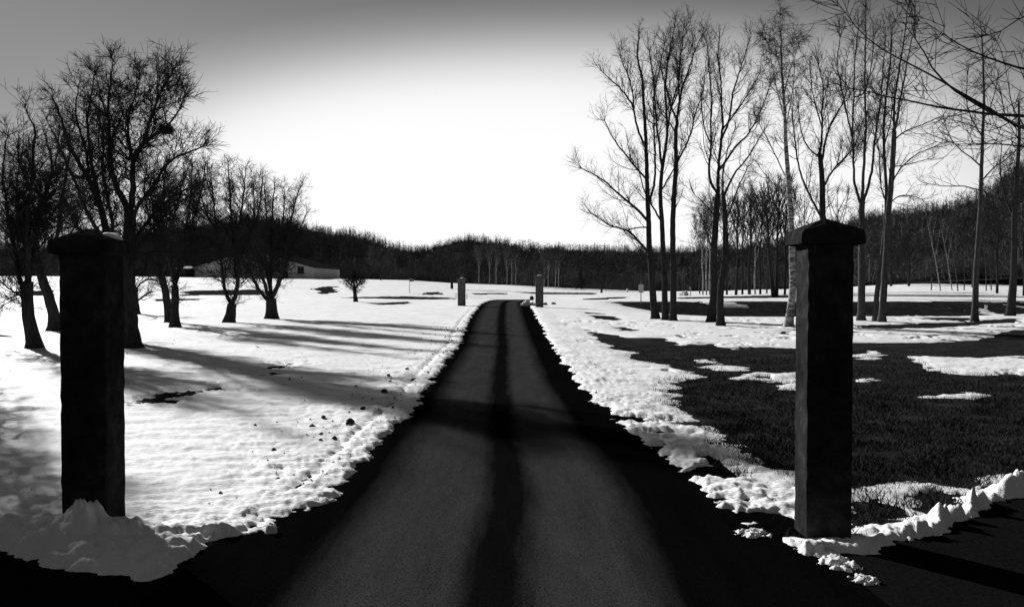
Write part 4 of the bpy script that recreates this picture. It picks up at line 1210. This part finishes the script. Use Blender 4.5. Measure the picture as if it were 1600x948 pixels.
def forest_proto(seed, conifer=False, shrub=False):
    rg = np.random.default_rng(seed)
    tris, vs_ = [], []
    def blade(p, d, L, w):
        side = unit(np.cross(d, rg.normal(size=d.shape)))
        v_ = np.stack([p - side * w[:, None], p + side * w[:, None], p + d * L[:, None]], 1)
        vs_.append(v_.reshape(-1, 3))
    lp = np.array([[0, 0, -0.05], [rg.normal(0, .01), rg.normal(0, .01), 0.5], [rg.normal(0, .02), rg.normal(0, .02), 1.0]])
    v_, q = tubes(lp[None, ::2], np.array([[0.016, 0.003]]), 3)
    tr = np.concatenate([q[:, [0, 1, 2]], q[:, [0, 2, 3]]])
    vs_.append(v_[tr].reshape(-1, 3))
    if shrub:
        n_ = 60; a = rg.uniform(0, 2 * np.pi, n_); rad = 0.3 * np.sqrt(rg.uniform(0, 1, n_))
        d = unit(np.stack([np.cos(a) * 0.6, np.sin(a) * 0.6, rg.uniform(0.4, 1.4, n_)], 1)); blade(np.stack([rad * np.cos(a), rad * np.sin(a), rg.uniform(0, 0.22, n_)], 1), d, rg.uniform(0.2, 0.5, n_), np.full(n_, 0.014))
    elif conifer:
        n_ = 110; z = rg.uniform(0.12, 0.97, n_); a = rg.uniform(0, 2 * np.pi, n_)
        d = unit(np.stack([np.cos(a), np.sin(a), np.full(n_, -0.25)], 1)); blade(np.stack([0 * z, 0 * z, z], 1), d, 0.2 * (1 - z) + 0.02, np.full(n_, 0.018))
    else:
        n_ = 14; z = rg.uniform(0.25, 0.9, n_); a = rg.uniform(0, 2 * np.pi, n_)
        d = unit(np.stack([np.cos(a), np.sin(a), rg.uniform(0.5, 1.6, n_)], 1)); blade(np.stack([0 * z, 0 * z, z], 1), d, rg.uniform(0.15, 0.34, n_) * (1.15 - 0.75 * z), np.full(n_, 0.010))
        n_ = 30; a = rg.uniform(0, 2 * np.pi, n_); rad = 0.24 * np.sqrt(rg.uniform(0, 1, n_)); z = 0.66 + 0.30 * np.sqrt(np.clip(1 - (rad / 0.26) ** 2, 0, 1)) * rg.uniform(-1, 0.9, n_)
        d = unit(np.stack([np.cos(a) * 0.5, np.sin(a) * 0.5, rg.uniform(0.1, 1.3, n_)], 1) + rg.normal(0, 0.25, (n_, 3))); blade(np.stack([rad * np.cos(a), rad * np.sin(a), z], 1), d, rg.uniform(0.08, 0.17, n_), np.full(n_, 0.0085))
    return np.concatenate(vs_)
protos = [forest_proto(k) for k in range(6)] + [forest_proto(20, True), forest_proto(21, False, True)]
rg = np.random.default_rng(99)
NT = 9300
ss = np.concatenate([rg.uniform(-260, 1860, int(NT * 0.94)), rg.uniform(-1200, 2600, NT - int(NT * 0.94))])
ff = np.concatenate([rg.uniform(0, 1.12, int(NT * 0.66)), rg.uniform(0.0, 0.12, int(NT * 0.16)), rg.uniform(0.85, 1.08, NT - int(NT * 0.66) - int(NT * 0.16))])
rg.shuffle(ff)
_, fo, dg = hill_z(ss, 300.0)
rr3 = fo + ff * (dg - fo) + 2
zz3, _, _ = hill_z(ss, rr3)
clash = (ss > 280) & (ss < 500) & (rr3 < bd + 38)
groups = {}
for k in range(len(ss)):
    if clash[k]:
        continue
    groups.setdefault(7 if rg.random() < (0.5 if ff[k] < 0.10 else 0.42) else 6 if rg.random() < 0.05 else int(rg.integers(0, 6)), []).append(k)
chunks = []
for g_, ids in groups.items():
    ids = np.array(ids); pv = protos[g_]
    n_ = len(ids)
    hh = rg.uniform(0.65, 1.2, n_) * TREE_H * (1 + 0.3 * fbm(ss[ids] / 90, ff[ids] * 5, 3)) * (1.05 if g_ == 6 else 1.0); a = rg.uniform(0, 2 * np.pi, n_)
    wx = hh * rg.uniform(1.0, 1.7, n_)
    ca, sa = np.cos(a), np.sin(a)
    x_ = (ca[:, None] * pv[None, :, 0] - sa[:, None] * pv[None, :, 1]) * wx[:, None] + ((ss[ids] - CX) / F * rr3[ids])[:, None]
    y_ = (sa[:, None] * pv[None, :, 0] + ca[:, None] * pv[None, :, 1]) * wx[:, None] + rr3[ids][:, None]
    z_ = pv[None, :, 2] * hh[:, None] + zz3[ids][:, None]
    chunks.append(np.stack([x_, y_, z_], -1).reshape(-1, 3))
fv = np.concatenate(chunks)
forest = obj('hillside_forest', mesh_np('hillside_forest', fv, None, np.arange(len(fv)).reshape(-1, 3), False), M['forest'])
forest['kind'] = 'stuff'
tag(forest, 'dark leafless forest covering the hills behind the snow fields', 'forest')

# ------------------------------------------------------------------ single trees that stand out before the woods
def auto_limbs(px, base, top, spread, n_l, seed, w, lean=0.0, fork=0.35, up=1.0):
    rg = random.Random(seed)
    H = base - top
    tr = [(px, base + 0.6)] + [(px + lean * H * f + rg.gauss(0, 0.008 * H), base - H * f) for f in (0.2, 0.4, 0.6, 0.8, 0.97)]
    L = [(tr, w, w * 0.15, 0)]
    for i in range(n_l):
        f = fork + (0.85 - fork) * (i + 0.5) / n_l
        s = -1 if i % 2 else 1
        ln = spread * (1.0 - 0.55 * (f - fork)) * rg.uniform(0.7, 1.1)
        x0 = px + lean * H * f; y0 = base - H * f
        rise = min(H * 0.42 * up, (1 - f) * H * 0.95)
        L.append(([(x0, y0), (x0 + s * ln * 0.45, y0 - rise * 0.4), (x0 + s * ln * 0.8, y0 - rise * 0.75), (x0 + s * ln, y0 - rise)], w * 0.5, w * 0.15, rg.uniform(-0.6, 0.6)))
    return L

FB = 'white stemmed birches before the far wood'
for k, (px, by, ty, lab) in enumerate([(748, 445, 390, 'slender far birch at the drive pillar end of the birch row'), (765, 445.5, 383, 'tallest slender birch of the far birch row'), (775, 446, 388, 'straight far birch beside the tallest one of the row'),
                                       (792, 446.5, 390, 'thin far birch standing alone in the middle of the row'), (800, 447, 386, 'far birch leaning into its close neighbour'), (806, 447, 388, 'far birch in front of the round pale shrub'),
                                       (850, 449.5, 393, 'far birch just past the right far pillar'), (857, 450, 390, 'bright stemmed far birch past the right far pillar'), (868, 450.5, 394, 'far birch of a close pair toward the spruce'),
                                       (873, 450.5, 391, 'far birch of a close pair, the one nearer the spruce')]):
    d_ = 238.0
    z0 = float(gz((px - CX) / F * d_, d_))
    make_tree('birch_tree', lab, auto_limbs(px, HY + (CAM_H - z0) / d_ * F, ty, 5.5, 6, 200 + k, 0.62, lean=random.Random(k).uniform(-0.02, 0.02), fork=0.3), 'birch', d_, bark='birch', twig='twig_pale', seed=300 + k, group=FB,
              scale=1.7, dens=1.0, levels=2, rt_mul=3.6, flare=False, base_z=z0)
def far_tree(name, lab, px, d_, ty, spread, n_l, w, style='wide', bark='bark', twig='twig', seed=0, lean=0.0, fork=0.3, scale=1.6, dens=1.0, rt=3.0, group=None, levels=2):
    z0 = float(gz((px - CX) / F * d_, d_))
    return make_tree(name, lab, auto_limbs(px, HY + (CAM_H - z0) / d_ * F, ty, spread, n_l, seed, w, lean, fork), style, d_, bark=bark, twig=twig, seed=seed, group=group, scale=scale, dens=dens, levels=levels, rt_mul=rt, flare=False, base_z=z0)
far_tree('bare_tree', 'round pale crowned tree at the foot of the wooded hill', 595, 235, 391, 20, 10, 1.4, twig='twig_pale', seed=401, fork=0.15, dens=1.7, rt=4.0)
far_tree('bare_tree', 'dark broad tree behind the far left pillar', 706, 165, 400, 34, 10, 2.4, seed=402, fork=0.25, dens=1.3, rt=2.6)
far_tree('bare_tree', 'lone spreading tree at the wood edge beyond the right far pillar', 940, 170, 402, 32, 10, 1.8, seed=403, fork=0.2, dens=1.0, rt=2.4)
far_tree('bare_shrub', 'round pale shrub between the birches and the right far pillar', 832, 236, 411, 22, 10, 0.9, twig='twig_pale', seed=404, fork=0.05, dens=1.8, rt=4.0)
p = np.array([(908 - CX) / F * 225, 225.0]); z0 = float(gz(*p))
spruce('spruce_tree', 'small dark spruce at the wood edge among bare trees', (p[0], p[1], z0), 6.6, 1.6, 405, 18, needles=10)

WG = 'bare trees of the copse beyond the ditch'
wood = [(1098, 150, 330, 10, 1.3, 'birch', 'birch', 'thin pale birch at the open edge of the copse'), (1104, 146, 318, 10, 1.2, 'birch', 'birch', 'thin pale birch, second from the open edge of the copse'),
        (1109, 140, 312, 12, 1.3, 'birch', 'birch', 'thin pale birch just left of the swan necked tree'), (1093, 155, 345, 12, 1.0, 'tall', 'bark', 'low slim tree at the outer corner of the copse'),
        (1136, 138, 322, 16, 1.8, 'tall', 'bark', 'copse tree seen between the swan necked tree and the arching one'), (1150, 132, 300, 20, 2.4, 'wide', 'bark', 'broad dark copse tree behind the arching limbs'),
        (1160, 140, 318, 16, 1.8, 'tall', 'bark', 'upright copse tree with a narrow crown'), (1171, 134, 296, 20, 2.6, 'wide', 'bark', 'thick trunked copse tree with a dense crown'),
        (1180, 142, 310, 14, 1.4, 'birch', 'birch', 'pale thin stem in the middle of the copse'), (1188, 136, 304, 18, 1.9, 'tall', 'bark', 'copse tree left of the two leaning trunks'),
        (1209, 112, 290, 30, 3.6, 'wide', 'bark', 'leaning copse tree with a long sloping trunk'), (1213, 114, 285, 26, 3.2, 'tall', 'bark', 'upright copse tree touching the leaning trunk'),
        (1226, 130, 300, 18, 2.0, 'tall', 'bark', 'copse tree just left of the white birch'), (1256, 128, 300, 22, 2.2, 'wide', 'bark', 'copse tree hidden low behind the right gate pillar'),
        (1306, 125, 300, 26, 2.4, 'wide', 'bark', 'twiggy copse tree behind the pillar and the straight tree'), (1198, 150, 330, 16, 1.4, 'tall', 'bark', 'slim copse tree behind the leaning trunk')]
for k, (px, d_, ty, sp, w, sty, bk, lab) in enumerate(wood):
    far_tree('birch_tree' if sty == 'birch' else 'bare_tree', lab, px, d_, ty, sp, 7, w, sty, bk, 'twig', 500 + k, lean=(-0.09 if k == 10 else 0.01), fork=0.3, scale=1.7, dens=0.8, rt=2.2, group=WG)
SG = 'thin saplings at the foot of the right hill'
for k, (px, d_, ty, lean, bk, lab) in enumerate([(1455, 140, 392, 0.0, 'bark_pale', 'short pale sapling at the edge of the thicket'), (1470, 135, 330, -0.2, 'birch', 'long thin birch sapling leaning left in the thicket'),
                                                 (1488, 138, 338, -0.18, 'birch', 'leaning birch sapling in the middle of the thicket'), (1497, 132, 346, -0.15, 'bark_pale', 'thin leaning sapling beside the middle birch one'),
                                                 (1506, 136, 380, 0.0, 'bark_pale', 'upright thin sapling near the pale single tree'), (1541, 130, 360, -0.05, 'bark_pale', 'thin sapling just right of the pale single tree'),
                                                 (1549, 133, 350, -0.06, 'bark_pale', 'sapling in the dark thicket right of the pale single tree')]):
    far_tree('sapling', lab, px, d_, ty, 9, 5, 0.95, 'birch', bk, 'twig', 600 + k, lean=lean, fork=0.35, scale=1.2, dens=0.7, rt=1.8, group=SG)
EG = 'dark trees at the foot of the right hill'
for k, (px, d_, ty, lab) in enumerate([(1420, 170, 372, 'bushy tree at the near foot of the right hill'), (1558, 120, 300, 'dense tall tree on the slope behind the dark right hand tree'), (1600, 110, 250, 'tallest dense tree at the foot of the steep right hill'),
                                       (1640, 118, 235, 'dense tree further along the foot of the steep right hill'), (1392, 180, 378, 'bushy tree behind the sunlit trunks at the hill foot'), (1520, 150, 335, 'dense tree behind the pale single trunk')]):
    far_tree('bare_tree', lab, px, d_, ty, 34, 10, 2.2, 'wide', 'bark', 'twig', 700 + k, fork=0.15, scale=1.8, dens=1.2, rt=3.0, group=EG)
